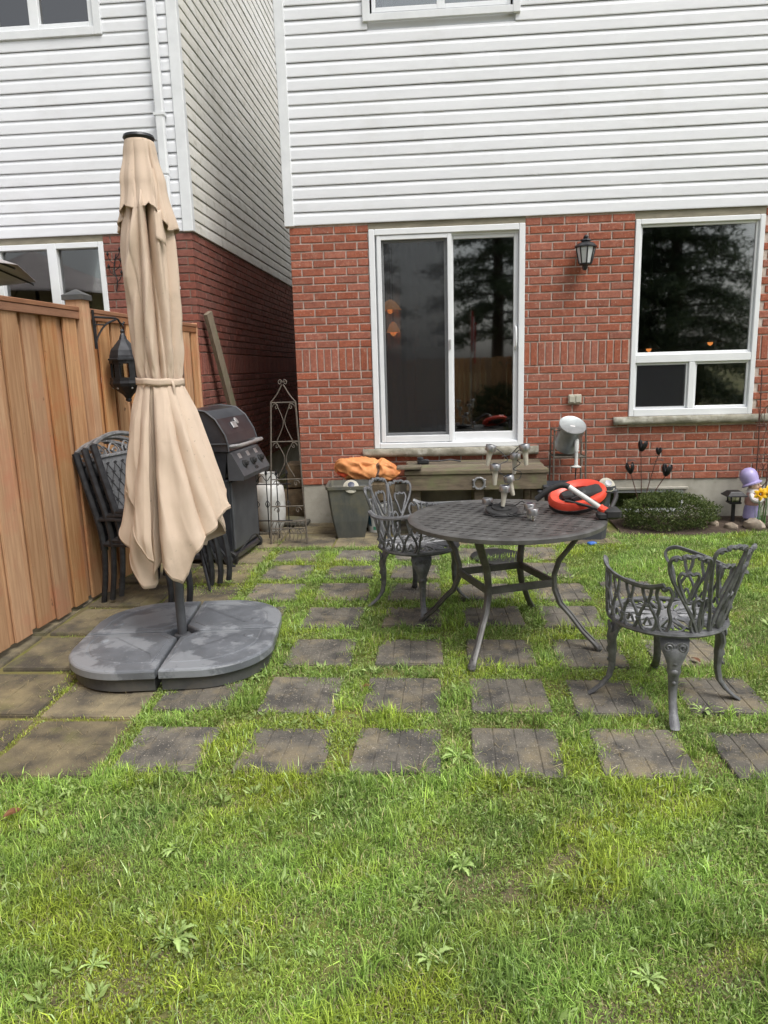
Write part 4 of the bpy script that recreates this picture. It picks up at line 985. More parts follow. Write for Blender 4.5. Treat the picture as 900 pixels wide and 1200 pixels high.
mb = MB()
def lring(y_, d): return [(x*(1-d*.15), y_, .93+(z-.93)*(1-d*.10)) for x, z in LP]
mb.loft([lring(-W2-.006, .25), lring(-W2-.012, 0), lring(W2+.012, 0), lring(W2+.006, .25)]); lid = mb.build('lid', 'grill_black', bb)
for y_ in (-W2-.012, W2+.012): 
    mb = MB(); mb.tube([(x, y_, z) for x, z in LP], .007, 5); mb.build('lid_edge', 'grill_grey', lid, True)
mb = MB(); mb.bbox(-.24, .24, -W2-.017, -W2-.011, .985, .995, .002); mb.build('seam', 'grill_grey', lid)
mb = MB(); mb.bbox(-.003, .006, -.05, .05, -.028, .028, .003); mb.xf(Matrix.Translation((.196, -.05, 1.12)) @ Matrix.Rotation(R(-30), 4, 'Y')); mb.build('badge', 'steel', lid)
mb = MB(); mb.lathe([(.03, 0), (.03, .006), (.026, .009)], 14); mb.xf(Matrix.Translation((.182, .03, 1.145)) @ Matrix.Rotation(R(58), 4, 'Y')); mb.build('thermometer', 'steel', lid)
hm = MB(); hm.tube([(.245, -W2+.03, .965), (.30, -W2+.03, .972), (.315, -W2+.06, .972), (.315, W2-.06, .972), (.30, W2-.03, .972), (.245, W2-.03, .965)], .014, 8); hm.build('handle', 'steel', lid, True)
mb = MB(); pp = [(.225, .92), (.255, .92), (.355, .735), (.345, .70), (.225, .70)]
mb.loft([[(x, s*W2, z) for x, z in pp] for s in (-1, 1)]); cp = mb.build('control_panel', 'grill_grey', bb)
nrm = Vector((.185, 0, .10)).normalized()
for y_ in (-.19, 0, .19):
    mb = MB(); mb.lathe([(.034, 0), (.034, .008), (.026, .012), (.024, .032), (.018, .036)], 14); mb.bbox(-.006, .006, -.02, .02, .034, .044, .003); mb.xf(Matrix.Translation((.312, y_, .815)) @ Matrix.Rotation(R(62), 4, 'Y')); mb.build('knob', 'black_rubber', cp, True)
    mb = MB(); mb.bbox(-.022, .022, -.03, .03, 0, .003, .001); mb.xf(Matrix.Translation((.277, y_, .881)) @ Matrix.Rotation(R(62), 4, 'Y')); mb.build('label_plate', 'steel', cp)
mb = MB(); mb.bbox(-.012, .012, -.035, .035, 0, .004, .001); mb.xf(Matrix.Translation((.34, .02, .763)) @ Matrix.Rotation(R(62), 4, 'Y')); mb.build('badge', 'black_rubber', cp)
for y_ in (-W2+.02, W2-.02):
    for x in (.19, -.20):
        b = MB(); b.lathe([(.030, -.02), (.055, -.02), (.06, -.012), (.06, .012), (.055, .02), (.030, .02)], 18); b.xf(Matrix.Translation((x, y_, .06)) @ Matrix.Rotation(PI/2, 4, 'X')); wl = b.build('wheel', 'black_rubber', bb, True)
        b = MB(); b.lathe([(.008, -.024), (.032, -.018), (.032, .018), (.008, .024)], 12); b.xf(Matrix.Translation((x, y_, .06)) @ Matrix.Rotation(PI/2, 4, 'X')); b.build('hub', 'grill_grey', wl, True)
mb = MB(); mb.tube(cr([(.23, -W2-.02, .06), (.30, -W2+.02, .16), (.33, -.1, .22), (.30, .1, .12)], 5), .006, 6); mb.build('gas_hose', 'black_rubber', bb, True)

# ------------------------------------------------------------------ alley clutter
pl = MB(); rr = random.Random(4); pl.loft([[(a, b_, z) for a, b_ in ((-.055, -.02), (.055, -.02), (.055, .02), (-.055, .02))] for z in (0, .5, 1.0, 1.5, 2.02)])
o = pl.build('leaning_plank', 'plank_wood'); M_ = Matrix.Translation((-.70, 1.10, -.39)) ; 
q = (Vector((-.86, .10, 1.70))-Vector((-.70, .95, -.37))); o.rotation_euler = q.to_track_quat('Z', 'X').to_euler(); o.location = (-.70, .95, -.385); o.scale = (1, 1, q.length/2.02)
tag(o, 'weathered grey plank leaning against the neighbouring brick wall', 'plank')
ob = thing('garden_obelisk', 'thin scrolled wrought iron trellis standing at the mouth of the alley', 'trellis', (.012, -.82, gz(-.82)), R(3))
H1, H2 = 1.27, 1.445
mb = MB()
def ow(z): return .163-.058*min(1, z/H1)
for s in (-1, 1):
    mb = MB(); mb.tube([(s*ow(z)+.012*z, 0, z) for z in (0, .4, .8, 1.1, H1)], .0075, 6); mb.tube(cr([(s*ow(H1)+.015, 0, H1), (s*.055+.017, 0, H1+.06), (s*.015+.018, 0, H1+.13), (s*.004+.018, 0, H2-.03)], 5), .006, 6); mb.build('upright', 'wrought_iron', ob, True)
    mb = MB(); mb.tube([(.018+s*(.004+.024-.018*math.cos(q)*(1-q/11)-.006), 0, H2-.03+.012+.024*math.sin(q)*(1-q/11)+.008) for q in [i*.3 for i in range(26)]], .0045, 5); mb.build('finial_scroll', 'wrought_iron', ob, True)
for z in (.16, .36, .60, .93, H1-.005):
    mb = MB(); mb.tube([(-ow(z)+.012*z, 0, z), (ow(z)+.012*z, 0, z)], .0055, 6); mb.build('crossbar', 'wrought_iron', ob)
    for s in (-1, 1):
        mb = MB(); c = s*ow(z)*.62+.012*z
        mb.tube([(c+s*(.03-.0018*i)*math.cos(i*.42)*1.0, 0, z-.036+(.03-.0012*i)*math.sin(i*.42)) for i in range(20)], .004, 5); mb.build('scroll', 'wrought_iron', ob, True)
for za, zb in ((.62, .93), (.94, H1-.01)):
    for s in (-1, 1):
        mb = MB(); zm = (za+zb)/2; mb.tube(cr([(s*ow(za)*.55+.012*za, 0, za), (s*.022+.012*zm, 0, za+.3*(zb-za)), (s*.006+.012*zm, 0, zm), (s*.022+.012*zm, 0, za+.7*(zb-za)), (s*ow(zb)*.6+.012*zb, 0, zb)], 5), .004, 5); mb.build('curve', 'wrought_iron', ob, True)
for i in range(9):
    z = .17; x = -.14+.035*i; mb = MB(); mb.tube(cr([(x, 0, .05), (x+.012, 0, .10), (x-.01, 0, .16), (x+.01, 0, .22)], 4), .0035, 5); mb.build('basket_wire', 'wrought_iron', ob)
mb = MB(); mb.tube(cr([(-.155, 0, .23), (0, -.02, .225), (.158, 0, .23)], 5), .006, 6); mb.build('crossbar', 'wrought_iron', ob)
pt = thing('propane_tank', 'white propane tank standing in the alley beyond the barbecue', 'tank', (-.27, -.28, gz(-.28)))
MB().lathe([(.10, 0), (.10, .03), (.115, .05), (.14, .10), (.148, .18), (.148, .36), (.135, .44), (.09, .485), (.03, .50)], 22).build('vessel', 'white_plastic', pt, True)
MB().lathe([(.088, .47), (.088, .575), (.082, .575), (.082, .47)], 18, cap=False).build('collar', 'white_plastic', pt, True)
MB().lathe([(.02, .49), (.02, .54), (.032, .545), (.03, .565), (.01, .57)], 10).build('valve', 'steel', pt, True)
fp_ = thing('fence_panel', 'small black wrought iron border fence panel in front of the propane tank', 'fence', (-.15, -.60, gz(-.6)))
for i in range(4):
    x = -.16+.095*i; mb = MB(); mb.tube([(x, 0, 0), (x, 0, .60)], .0055, 6)
    for k in range(4): mb.tube(cr([(x, 0, .30), (x+.02*math.cos(k*PI/2), .02*math.sin(k*PI/2), .335), (x, 0, .37)], 4), .0035, 5)
    mb.lathe([(.006, .6), (.014, .62), (.001, .66)], 6, (x, 0, 0)); mb.build('picket', 'black_iron', fp_)
for z in (.18, .52):
    mb = MB(); mb.tube([(-.19, 0, z), (.16, 0, z)], .006, 6); mb.build('rail', 'black_iron', fp_)
mb = MB(); mb.tube(cr([(-.17, 0, .52), (-.11, 0, .60), (-.06, 0, .55), (0, 0, .62), (.06, 0, .56), (.13, 0, .6)], 5), .004, 5); mb.build('scroll', 'black_iron', fp_, True)
rr = random.Random(12)
sb_ = MB(); sb_.bbox(-.14, .14, -.10, .10, 0, .30, .02)
blk = [(-.12, .35, .0, .30, .13), (-.10, .36, .303, .26, .12)]
for i, (x, y_, z, h, hw_) in enumerate(blk):
    mb = MB(); mb.bbox(-hw_, hw_, -.1, .1, 0, h, .02)
    for k in range(len(mb.v)): mb.v[k] = tuple(c_+rr.uniform(-.008, .008) for c_ in mb.v[k])
    tag(mb.build('landscape_block', 'brown_block', None, True, (x, y_, gz(y_)+z+.01), (0, 0, rr.uniform(-.1, .1))), ['brown rough landscape block at the bottom of the pile in the alley', 'brown rough landscape block on top of the pile in the alley'][i], 'block', 'landscape blocks in the alley')
lg = MB(); rr = random.Random(3)
lg.loft([[((.05+rr.uniform(-.006, .006)-.018*k/5)*math.cos(a)+.02*k/5, (.05+rr.uniform(-.006, .006)-.018*k/5)*math.sin(a), .40*k/5) for a in [i*PI/4 for i in range(8)]] for k in range(6)])
tag(lg.build('log_stump', 'plank_wood', None, True, (-.045, .36, gz(.3)+.57)), 'split grey log standing upright on the blocks in the alley', 'log')
for i, (x, y_, w_, d_, lb) in enumerate([(-.20, -.02, .26, .15, 'dark slate slab lying at the alley mouth in front of the blocks'), (-.42, .55, .24, .3, 'mossy dark slab further back in the alley')]):
    mb = MB(); mb.bbox(-w_, w_, -d_, d_, 0, .04, .01); tag(mb.build('stone_slab', 'slate', None, False, (x, y_, gz(y_)+.014 + (.012 if i == 0 else 0)), (0, R(2), .15*i-.05)), lb, 'slab')

gt_ = thing('alley_gate', 'plain board gate closing the far end of the alley between the houses', 'gate', (-.46, 6.0, gz(1)))
gb = MB().bbox(-.062, .062, -.01, .01, .04, 1.75, .004).mesh('gate_board', 'fence_wood')
for i in range(7): link('gate_board', gb, gt_, (-.39+.13*i, 0, 0))
for z in (.3, 1.4): MB().box(-.45, .45, .012, .05, z, z+.09).build('rail', 'fence_wood', gt_)

# ------------------------------------------------------------------ planter, bag, bucket
plt = thing('planter', 'tall tapered grey planter by the house corner below the orange bag', 'planter', (.535, -.50, gz(-.5)+.014), R(4))
def sq(h, z, r=.02): return [(x*h*1.0, y_*h, z) for x, y_ in ((-.9, -1), (.9, -1), (1, -.9), (1, .9), (.9, 1), (-.9, 1), (-1, .9), (-1, -.9))]
mb = MB(); mb.loft([sq(.125, 0), sq(.135, .04), sq(.160, .16), sq(.182, .32), sq(.195, .455), sq(.208, .458), sq(.210, .485), sq(.186, .487), sq(.178, .44), sq(.16, .40)], cap=False)
mb.face(*[i for i in range(7, -1, -1)]); mb.build('body', 'planter', plt)
MB().loft([sq(.162, .405), sq(.161, .415)]).build('potting_soil', 'soil', plt)
def solar_disc(label, loc, rot):
    t = thing('solar_disc_light', label, 'solar light', loc, 0, 'round solar disc lights'); t.rotation_euler = rot
    MB().lathe([(.001, -.022), (.05, -.02), (.066, -.006), (.07, .002), (.062, .010), (.045, .018), (.038, .030), (.034, .033)], 26).build('housing', 'cream_plastic', t, True)
    MB().lathe([(.0, .0335), (.031, .0335), (.029, .037), (.0, .038)], 20).build('solar_cell', 'solar_cell', t, True)
solar_disc('round cream solar disc light propped on the rim of the grey planter', (.565, -.66, gz(-.66)+.497), (R(48), R(12), 0))
bg_ = thing('soil_bag', 'crumpled orange plastic soil bag lying behind the grey planter', 'bag', (.67, -.20, gz(-.2)+.02))
rr = random.Random(8)
def bag(u, v):
    a = u*2*PI; x = (v-.5)*.62; e = (1-abs(2*v-1)**5)**.6
    pin = 1-.22*math.exp(-((v-.66)/.035)**2)
    ca, sa = math.cos(a), math.sin(a); ca = math.copysign(abs(ca)**.75, ca); sa = math.copysign(abs(sa)**.7, sa)
    q = Vector((x*7, ca*1.1, sa*1.1)); k = 1+.30*mnoise.noise(q*.7)-.34*abs(mnoise.noise(q*1.25))-.10*abs(mnoise.noise(q*3.1))
    return (x+.02*mnoise.noise(q*1.3), .125*e*pin*k*ca, .565+.115*e*pin*k*sa+.03*mnoise.noise(Vector((x*5, 3, 1)))-.10*max(0, v-.72))
mb = MB().grid(bag, 64, 70, wrap=True); mb.face(*range(64)); mb.build('sack', 'orange_bag', bg_, 'all')
def patch(u, v): 
    p = bag(.60+.10*u, .05+.16*v); return (p[0], p[1]-.004, p[2]) 
MB().grid(lambda u, v: (lambda p: (p[0], p[1]-.005, p[2]-.001))(bag(.54+.12*u, .04+.18*v*(1-.4*u))), 6, 8).build('red_print', 'red_print', bg_, 'all')
mb = MB(); 
for i in range(5): mb.tube([(lambda p: (p[0], p[1]-.003, p[2]))(bag(.35+.42*k/14, .655+.006*math.sin(k*1.3+i)+.008*i)) for k in range(15)], .0022, 4)
mb.build('tie_strap', 'ceramic_dark', bg_)
MB().bbox(-.25, .26, -.09, .10, .24, .45, .03).build('lower_bag', 'brown_block', bg_)
MB().bbox(-.22, .24, -.085, .10, .0, .24, .03).build('lower_bag', 'white_plastic', bg_)
bu = thing('white_bucket', 'white plastic bucket with blue print between the planter and the left chair', 'bucket', (.765, -.36, gz(-.36)+.014))
MB().lathe([(.085, 0), (.105, .24), (.113, .245), (.113, .27), (.106, .27), (.10, .22)], 24, cap=False).build('pail', 'white_plastic', bu, True)
mb = MB().grid(lambda u, v: ((.0855+.02*(.03+.17*v)/.24+.0015)*math.cos(R(205+36*u)), (.0855+.02*(.03+.17*v)/.24+.0015)*math.sin(R(205+36*u)), .06+.15*v*(1-.5*u*u)), 8, 8); mb.build('blue_print', 'blue_print', bu, 'all')
mb = MB().grid(lambda u, v: (.0905*math.cos(R(250+22*u)), .0905*math.sin(R(250+22*u)), .03+.03*v), 4, 3); mb.build('green_print', 'ceramic_green', bu, 'all')
mb = MB(); mb.tube(cr([(-.11, 0, .25), (-.09, -.07, .19), (0, -.12, .16), (.09, -.07, .19), (.11, 0, .25)], 6), .003, 5); mb.build('handle', 'steel', bu, True)

# ------------------------------------------------------------------ wooden step under the door
stp = thing('wooden_step', 'weathered wooden step platform below the patio door', 'step', (1.66, -.38, gz(-.38)))
def sbx(x0, x1, y0, y1, z0, z1, nm, m='grey_wood'):
    zz = gz(-.38); return MB().bbox(x0-1.66, x1-1.66, y0+.38, y1+.38, z0-zz, z1-zz, .005).build(nm, m, stp)
ys_ = [-.715, -.575, -.435, -.295, -.155, -.03]
for a, b_ in zip(ys_, ys_[1:]): sbx(1.05+random.uniform(-.012, .012), 2.30+random.uniform(-.012, .012), a+.004, b_-.004, .183+random.uniform(-.003, .003), .222+random.uniform(-.002, .003), 'deck_board')
sbx(1.06, 2.285, -.698, -.660, .040, .181, 'apron'); sbx(1.06, 1.098, -.655, -.04, .05, .181, 'apron'); sbx(2.247, 2.285, -.655, -.04, .05, .181, 'apron')
for x in (1.10, 1.66, 2.16):
    for y_ in (-.645, -.12): sbx(x, x+.085, y_, y_+.085, gz(-.38)+.012, .178, 'leg')
sbx(.98, 1.20, -.74, -.60, .236, .262, 'loose_block')
rg_ = thing('iron_rosette', 'grey iron ring rosette fixed to the front of the wooden step', 'ornament', (1.70, -.705, .10))
for s in (-1, 1):
    mb = MB(); mb.tube([(s*.002+s*.045*math.sin(a)+s*.0, 0, .05*math.cos(a)) for a in [i*PI/10 for i in range(11)]], .010, 6); mb.build('half_ring', 'cast_metal_pale', rg_, True)
    for z in (-.03, .03): MB().lathe([(.001, -.01), (.012, 0), (.001, .01)], 6, (s*.05, 0, z)).build('knob', 'cast_metal_pale', rg_)
tl_ = MB(); tl_.bbox(-.05, .06, -.03, .03, 0, .04, .008); tl_.tube([(.05, 0, .025), (.16, -.01, .022), (.26, .01, .03), (.36, .0, .012)], .007, 6); tl_.lathe([(.03, .0), (.03, .05), (.02, .058)], 12, (-.02, 0, .005))
tag(tl_.build('hose_nozzle', 'dark_metal', None, True, (1.20, -.28, .226), (0, 0, .1)), 'dark metal hose nozzle lying on the wooden step', 'nozzle')
for x in (1.24,):
    mb = MB(); mb.bbox(-.20, .32, -.02, .02, 0, .035, .006); tag(mb.build('metal_bar', 'galvanised', None, False, (1.36, -.80, gz(-.8)+.34), (0, R(-2), 0)), 'pale metal bar propped across two blocks before the wooden step', 'bar')
for i, x in enumerate((1.22, 1.62)):
    mb = MB(); mb.bbox(-.05, .05, -.06, .06, 0, .325, .01); tag(mb.build('prop_block', 'slate', None, False, (x, -.80, gz(-.8)+.014)), ['dark block holding the left end of the metal bar', 'dark block holding the right end of the metal bar'][i], 'block', 'prop blocks under the metal bar')

# ------------------------------------------------------------------ wall fittings
WL = thing('wall_lantern', 'dark coach lantern with frosted panes on the brick between door and window', 'wall light', (2.68, -.004, 1.92))
mb = MB(); mb.lathe([(.045, 0), (.045, .008), (.03, .016)], 12); mb.xf(Matrix.Translation((0, 0, .21)) @ Matrix.Rotation(PI/2, 4, 'X')); mb.build('wall_plate', 'dark_metal', WL, True)
mb = MB(); mb.tube(cr([(0, -.01, .06), (0, -.045, .02), (0, -.085, .015), (0, -.11, .035)], 5), .009, 6); mb.tube(cr([(0, -.015, .24), (.0, -.04, .285), (.01, -.075, .30), (.012, -.10, .275)], 5), .009, 6); mb.build('arm', 'dark_metal', WL, True)
mb = MB(); mb.lathe([(.012, .30), (.02, .285), (.012, .27), (.045, .262), (.05, .25), (.030, .246), (.075, .225), (.10, .205), (.10, .195), (.07, .192)], 8, (0, -.12, 0)); mb.build('roof', 'dark_metal', WL)
mb = MB(); mb.lathe([(.078, .193), (.078, .17), (.052, .06), (.05, .055)], 8, (0, -.12, 0), cap=False); mb.build('panes', 'lamp_glass', WL)
for k in range(8):
    a = k*PI/4; mb = MB(); mb.tube([(.08*math.cos(a), -.12+.08*math.sin(a), .193), (.08*math.cos(a), -.12+.08*math.sin(a), .17), (.054*math.cos(a), -.12+.054*math.sin(a), .055)], .0065, 5); mb.build('cage_bar', 'dark_metal', WL)
MB().lathe([(.052, .062), (.056, .055), (.05, .045), (.025, .04), (.02, .02), (.01, .0)], 8, (0, -.12, 0)).build('foot', 'dark_metal', WL)
ol = thing('outdoor_outlet', 'small beige weatherproof outlet cover on the brick above the tilted pail', 'outlet', (2.635, -.002, .735))
MB().bbox(-.06, .06, -.035, 0, 0, .085, .006).build('box', 'cream_plastic', ol)
for s in (-1, 1): MB().bbox(s*.03-.024, s*.03+.024, -.043, -.0352, .012, .073, .004).build('flap', 'cream_plastic', ol)
# plant stand with tilted pail and white solar stake
ps = thing('plant_stand', 'tall thin iron plant stand against the brick between door and window', 'plant stand', (2.545, -.22, gz(-.22)+.014))
for sx in (-1, 1):
    for sy in (-1, 1):
        mb = MB(); mb.tube([(sx*.155, sy*.12, 0), (sx*.145, sy*.11, .5), (sx*.14, sy*.10, .915)], .0085, 6); mb.build('leg', 'wrought_iron', ps)
for z in (.30, .66, .905):
    mb = MB(); k = .15-.01*z
    mb.tube([(-k, -.11, z), (k, -.11, z), (k, .11, z), (-k, .11, z)], .006, 6, closed=True); mb.build('shelf_ring', 'wrought_iron', ps)
mb = MB()
for i in range(5): mb.tube([(-.145, -.09+.045*i, .655), (.145, -.09+.045*i, .655)], .004, 5)
mb.build('shelf_wires', 'wrought_iron', ps)
pa = thing('metal_pail', 'galvanised metal pail tipped forward on the iron plant stand showing its base', 'pail', (2.535, -.165, gz(-.2)+.76)); pa.rotation_euler = (R(36), R(9), 0)
MB().lathe([(.115, .0), (.122, .005), (.122, .02), (.114, .03), (.118, .235), (.124, .245), (.122, .257), (.107, .253), (.001, .251)], 28).build('body', 'galvanised', pa, True)
for z in (.06, .20): MB().lathe([(.112, z-.006), (.1155, z), (.112, z+.006)], 28, cap=False).build('hoop', 'galvanised', pa, True)
MB().bbox(-.022, .022, -.02, -.005, .2515, .254, .001).build('label_sticker', 'ceramic_white', pa)
so2 = thing('solar_stake_light', 'white solar stake light with round foot in front of the tilted pail', 'solar light', (2.60, -.345, .175))
MB().lathe([(.001, 0), (.045, .001), (.047, .008), (.02, .018), (.016, .03), (.0155, .14), (.020, .145), (.020, .25), (.012, .262)], 14).build('tube', 'white_plastic', so2, True)
MB().tube([(0, 0, .0), (-.012, 0, -.30), (-.02, 0, -.565)], .006, 6).build('stake', 'dark_metal', so2)
tb_ = thing('plastic_tub', 'dark plastic storage tub on the ground behind the table', 'tub', (2.55, -.66, gz(-.66)+.014))
def rc(hx, hy, z, c_=.05): return [(x, y_, z) for x, y_ in ((-hx+c_, -hy), (hx-c_, -hy), (hx, -hy+c_), (hx, hy-c_), (hx-c_, hy), (-hx+c_, hy), (-hx, hy-c_), (-hx, -hy+c_))]
mb = MB(); mb.loft([rc(.24, .14, 0), rc(.27, .16, .44), rc(.30, .19, .445), rc(.30, .19, .475), rc(.27, .165, .48), rc(.265, .16, .40), rc(.24, .14, .38)]); mb.build('body', 'dark_tub', tb_)
for s in (-1, 1): MB().bbox(s*.31-.03, s*.31+.03, -.07, .07, .40, .43, .01).build('handle', 'dark_tub', tb_)
solar_disc('round cream solar disc light leaning on the dark tub behind the red tool', (2.775, -.80, gz(-.8)+.50), (R(50), R(14), 0))
td = MB(); td.lathe([(.001, .012), (.19, .014), (.205, .012), (.21, .004), (.205, 0), (.001, 0)], 30)
tag(td.build('black_lid', 'black_rubber', None, True, (1.80, -1.33, gz(-1.33)+.030), (R(1.5), 0, 0)), 'flat round black lid lying on the pavers behind the table', 'lid')

# ------------------------------------------------------------------ metal tulips
tu = thing('metal_tulips', 'dark metal tulip garden ornament with five flowers behind the shrub', 'garden ornament', (3.26, -.14, gz(-.14)))
def cup(mb, p, s, tilt, az):
    b = mb.mark()
    for k in range(4):
        a = k*PI/2
        mb.grid(lambda u, v: (s*(.30+.55*math.sin(v*2.2))*math.cos(a+(u-.5)*1.7*(1-.75*v*v)), s*(.30+.55*math.sin(v*2.2))*math.sin(a+(u-.5)*1.7*(1-.75*v*v)), s*v*2.0), 4, 5)
    mb.xf(Matrix.Translation(p) @ Matrix.Rotation(az, 4, 'Z') @ Matrix.Rotation(tilt, 4, 'Y'), b)
for (x, z, s, tl, lean, az) in ((-.035, .69, .052, .25, -.02, .3), (.125, .655, .034, .1, .05, .8), (-.12, .485, .050, -.2, -.05, .5), (.20, .455, .056, .15, .08, .2)):
    mb = MB(); mb.tube(cr([(0, .0, 0), (x*.25, 0, z*.4), (x*.8-lean*.2, -.01, z*.8), (x, -.02, z)], 6), .0045, 5); st_ = mb.build('stem', 'rust', tu, True)
    mb = MB(); cup(mb, (x, -.02, z), s, tl, az); o = mb.build('flower', 'black_iron', st_, 'all'); o.modifiers.new('sheet', 'SOLIDIFY').thickness = .003
for (x0, z0, x1, z1) in ((-.03, .56, -.16, .60), (.06, .56, .18, .60)):
    mb = MB(); mb.tube(cr([(x0, -.01, z0), ((x0+x1)/2, -.02, z0+.05), (x1, -.02, z1)], 4), [.003]*4+[.012]*4+[.002], 5, flat=.3); mb.build('leaf', 'rust', tu, True)

# rusty trellis at the right edge
rt = thing('rusty_trellis', 'tall rusty wire trellis with dead vines at the right edge of the brick wall', 'trellis', (4.36, -.13, gz(-.13)))
rr = random.Random(5)
for x in (-.08, 0.02, .12): MB().tube([(x, 0, 0), (x+.01, 0, .7), (x-.01*0, .02, 1.40)], .006, 5).build('upright', 'rust', rt)
for z in (.3, .6, .9, 1.2): MB().tube([(-.1, 0, z), (.14, 0, z)], .005, 5).build('crossbar', 'rust', rt)
mb = MB()
for i in range(26):
    x = rr.uniform(-.1, .13); z = rr.uniform(.1, 1.0); pts = [(x, -.01, z)]
    for k in range(4): pts.append((pts[-1][0]+rr.uniform(-.05, .05), rr.uniform(-.04, .02), pts[-1][2]+rr.uniform(.02, .10)))
    mb.tube(cr(pts, 3), .0028, 4)
mb.build('dead_vine', 'rust', rt)

# ------------------------------------------------------------------ statue, little lantern, stones
gs = thing('garden_statue', 'small painted garden statue of a figure in a purple hat among the daffodils', 'statue', (4.240, -.20, gz(-.2)), R(52))
def ell(c, r, n=14, m_=9): return [[(c[0]+r[0]*math.sin(PI*(i+.02)/(m_+.04))*math.cos(2*PI*k/n), c[1]+r[1]*math.sin(PI*(i+.02)/(m_+.04))*math.sin(2*PI*k/n), c[2]-r[2]*math.cos(PI*(i+.02)/(m_+.04))) for k in range(n)] for i in range(m_+1)]
mb = MB(); mb.lathe([(.075, 0), (.082, .01), (.078, .03), (.06, .05)], 14); mb.build('base', 'ceramic_dark', gs, True)
mb = MB()
for s in (-1, 1): mb.loft(ell((s*.030, -.03, .055), (.028, .045, .026)))
mb.build('boots', 'ceramic_green', gs, True)
mb = MB(); mb.lathe([(.062, .05), (.072, .06), (.070, .11), (.064, .16), (.056, .185)], 16); mb.build('trousers', 'ceramic_purple', gs, True)
mb = MB(); mb.lathe([(.058, .18), (.066, .20), (.062, .25), (.048, .29), (.030, .315), (.026, .33)], 16); mb.build('jacket', 'ceramic_pink', gs, True)
for s in (-1, 1):
    mb = MB(); mb.tube(cr([(s*.048, -.0, .285), (s*.075, -.03, .24), (s*.045, -.075, .225), (s*.012, -.085, .235)], 5), [.022]*10+[.015]*6, 8); mb.build('arm', 'ceramic_white', gs, True)
mb = MB(); mb.loft(ell((0, -.006, .365), (.052, .052, .056))); mb.loft(ell((0, -.06, .362), (.009, .012, .010), 8, 6))
for s in (-1, 1): mb.loft(ell((s*.053, -.004, .362), (.010, .012, .016), 8, 6))
head = mb.build('head', 'ceramic_skin', gs, True)
for s in (-1, 1): MB().loft(ell((s*.020, -.053, .374), (.006, .005, .007), 8, 6)).build('eye', 'ceramic_dark', head, True)
MB().tube(cr([(-.014, -.054, .340), (0, -.058, .336), (.014, -.054, .340)], 4), .003, 5).build('mouth', 'red_print', head)
mb = MB(); mb.lathe([(.056, .30), (.05, .315), (.040, .335), (.034, .34)], 14); mb.build('collar', 'ceramic_white', gs, True)
mb = MB(); q_ = mb.mark(); mb.lathe([(.086, -.022), (.090, -.010), (.070, .004), (.077, .04), (.078, .075), (.068, .108), (.044, .134), (.001, .145)], 20); mb.xf(Matrix.Translation((0, .018, .385)) @ Matrix.Rotation(R(-24), 4, 'X'), q_); mb.build('hat', 'ceramic_purple', gs, True)
sl_ = thing('solar_path_lantern', 'small black square path lantern beside the statue in the purple hat', 'path light', (4.075, -.20, gz(-.2)))
MB().bbox(-.014, .014, -.014, .014, 0, .20, .003).build('post', 'black_iron', sl_)
def sqr(h, z): return [(x*h, y_*h, z) for x, y_ in ((-1, -1), (1, -1), (1, 1), (-1, 1))]
MB().loft([sqr(.045, .195), sqr(.052, .20), sqr(.052, .212), sqr(.04, .214)]).build('tray', 'black_iron', sl_)
for sx in (-1, 1):
    for sy in (-1, 1): MB().box(sx*.04-.006, sx*.04+.006, sy*.04-.006, sy*.04+.006, .213, .272).build('corner_bar', 'black_iron', sl_)
MB().box(-.034, .034, -.034, .034, .214, .271).build('lens', 'clear_plastic', sl_)
MB().loft([sqr(.055, .270), sqr(.088, .268), sqr(.086, .278), sqr(.055, .305), sqr(.05, .312)]).build('roof', 'black_iron', sl_)
rr = random.Random(21)
STL = ['pale pointed border stone below the purple hatted statue', 'border stone at the foot of the daffodils', 'border stone left of the pale pointed one', 'border stone at the right edge of the flower bed', 'small border stone half hidden by the shrub']
for i, (x, y_, r_) in enumerate(((4.17, -.44, .085), (4.36, -.44, .075), (3.98, -.42, .055), (4.52, -.46, .08), (3.87, -.30, .05))):
    mb = MB()
    for rg in ell((0, 0, 0), (r_*1.15, r_*.8, r_*.8), 9, 6): mb.v += [tuple(c_*(1+rr.uniform(-.16, .16)) for c_ in p) for p in rg]
    for a in range(6):
        for b_ in range(9): mb.face(a*9+b_, a*9+(b_+1) % 9, (a+1)*9+(b_+1) % 9, (a+1)*9+b_)
    tag(mb.build('border_stone', 'stone', None, 'x', (x, y_, gz(y_)+r_*.45), (0, 0, rr.uniform(0, 3))), STL[i], 'stone', 'border stones of the flower bed')
fbed = MB(); fbed.loft([[(2.98, -.62, gz(-.62)+.006), (5.5, -.62, gz(-.62)+.006)], [(2.98, .0, gz(0)+.03), (5.5, .0, gz(0)+.03)]], closed=False, cap=False)
tag(fbed.build('flower_bed', 'soil'), kind='structure')
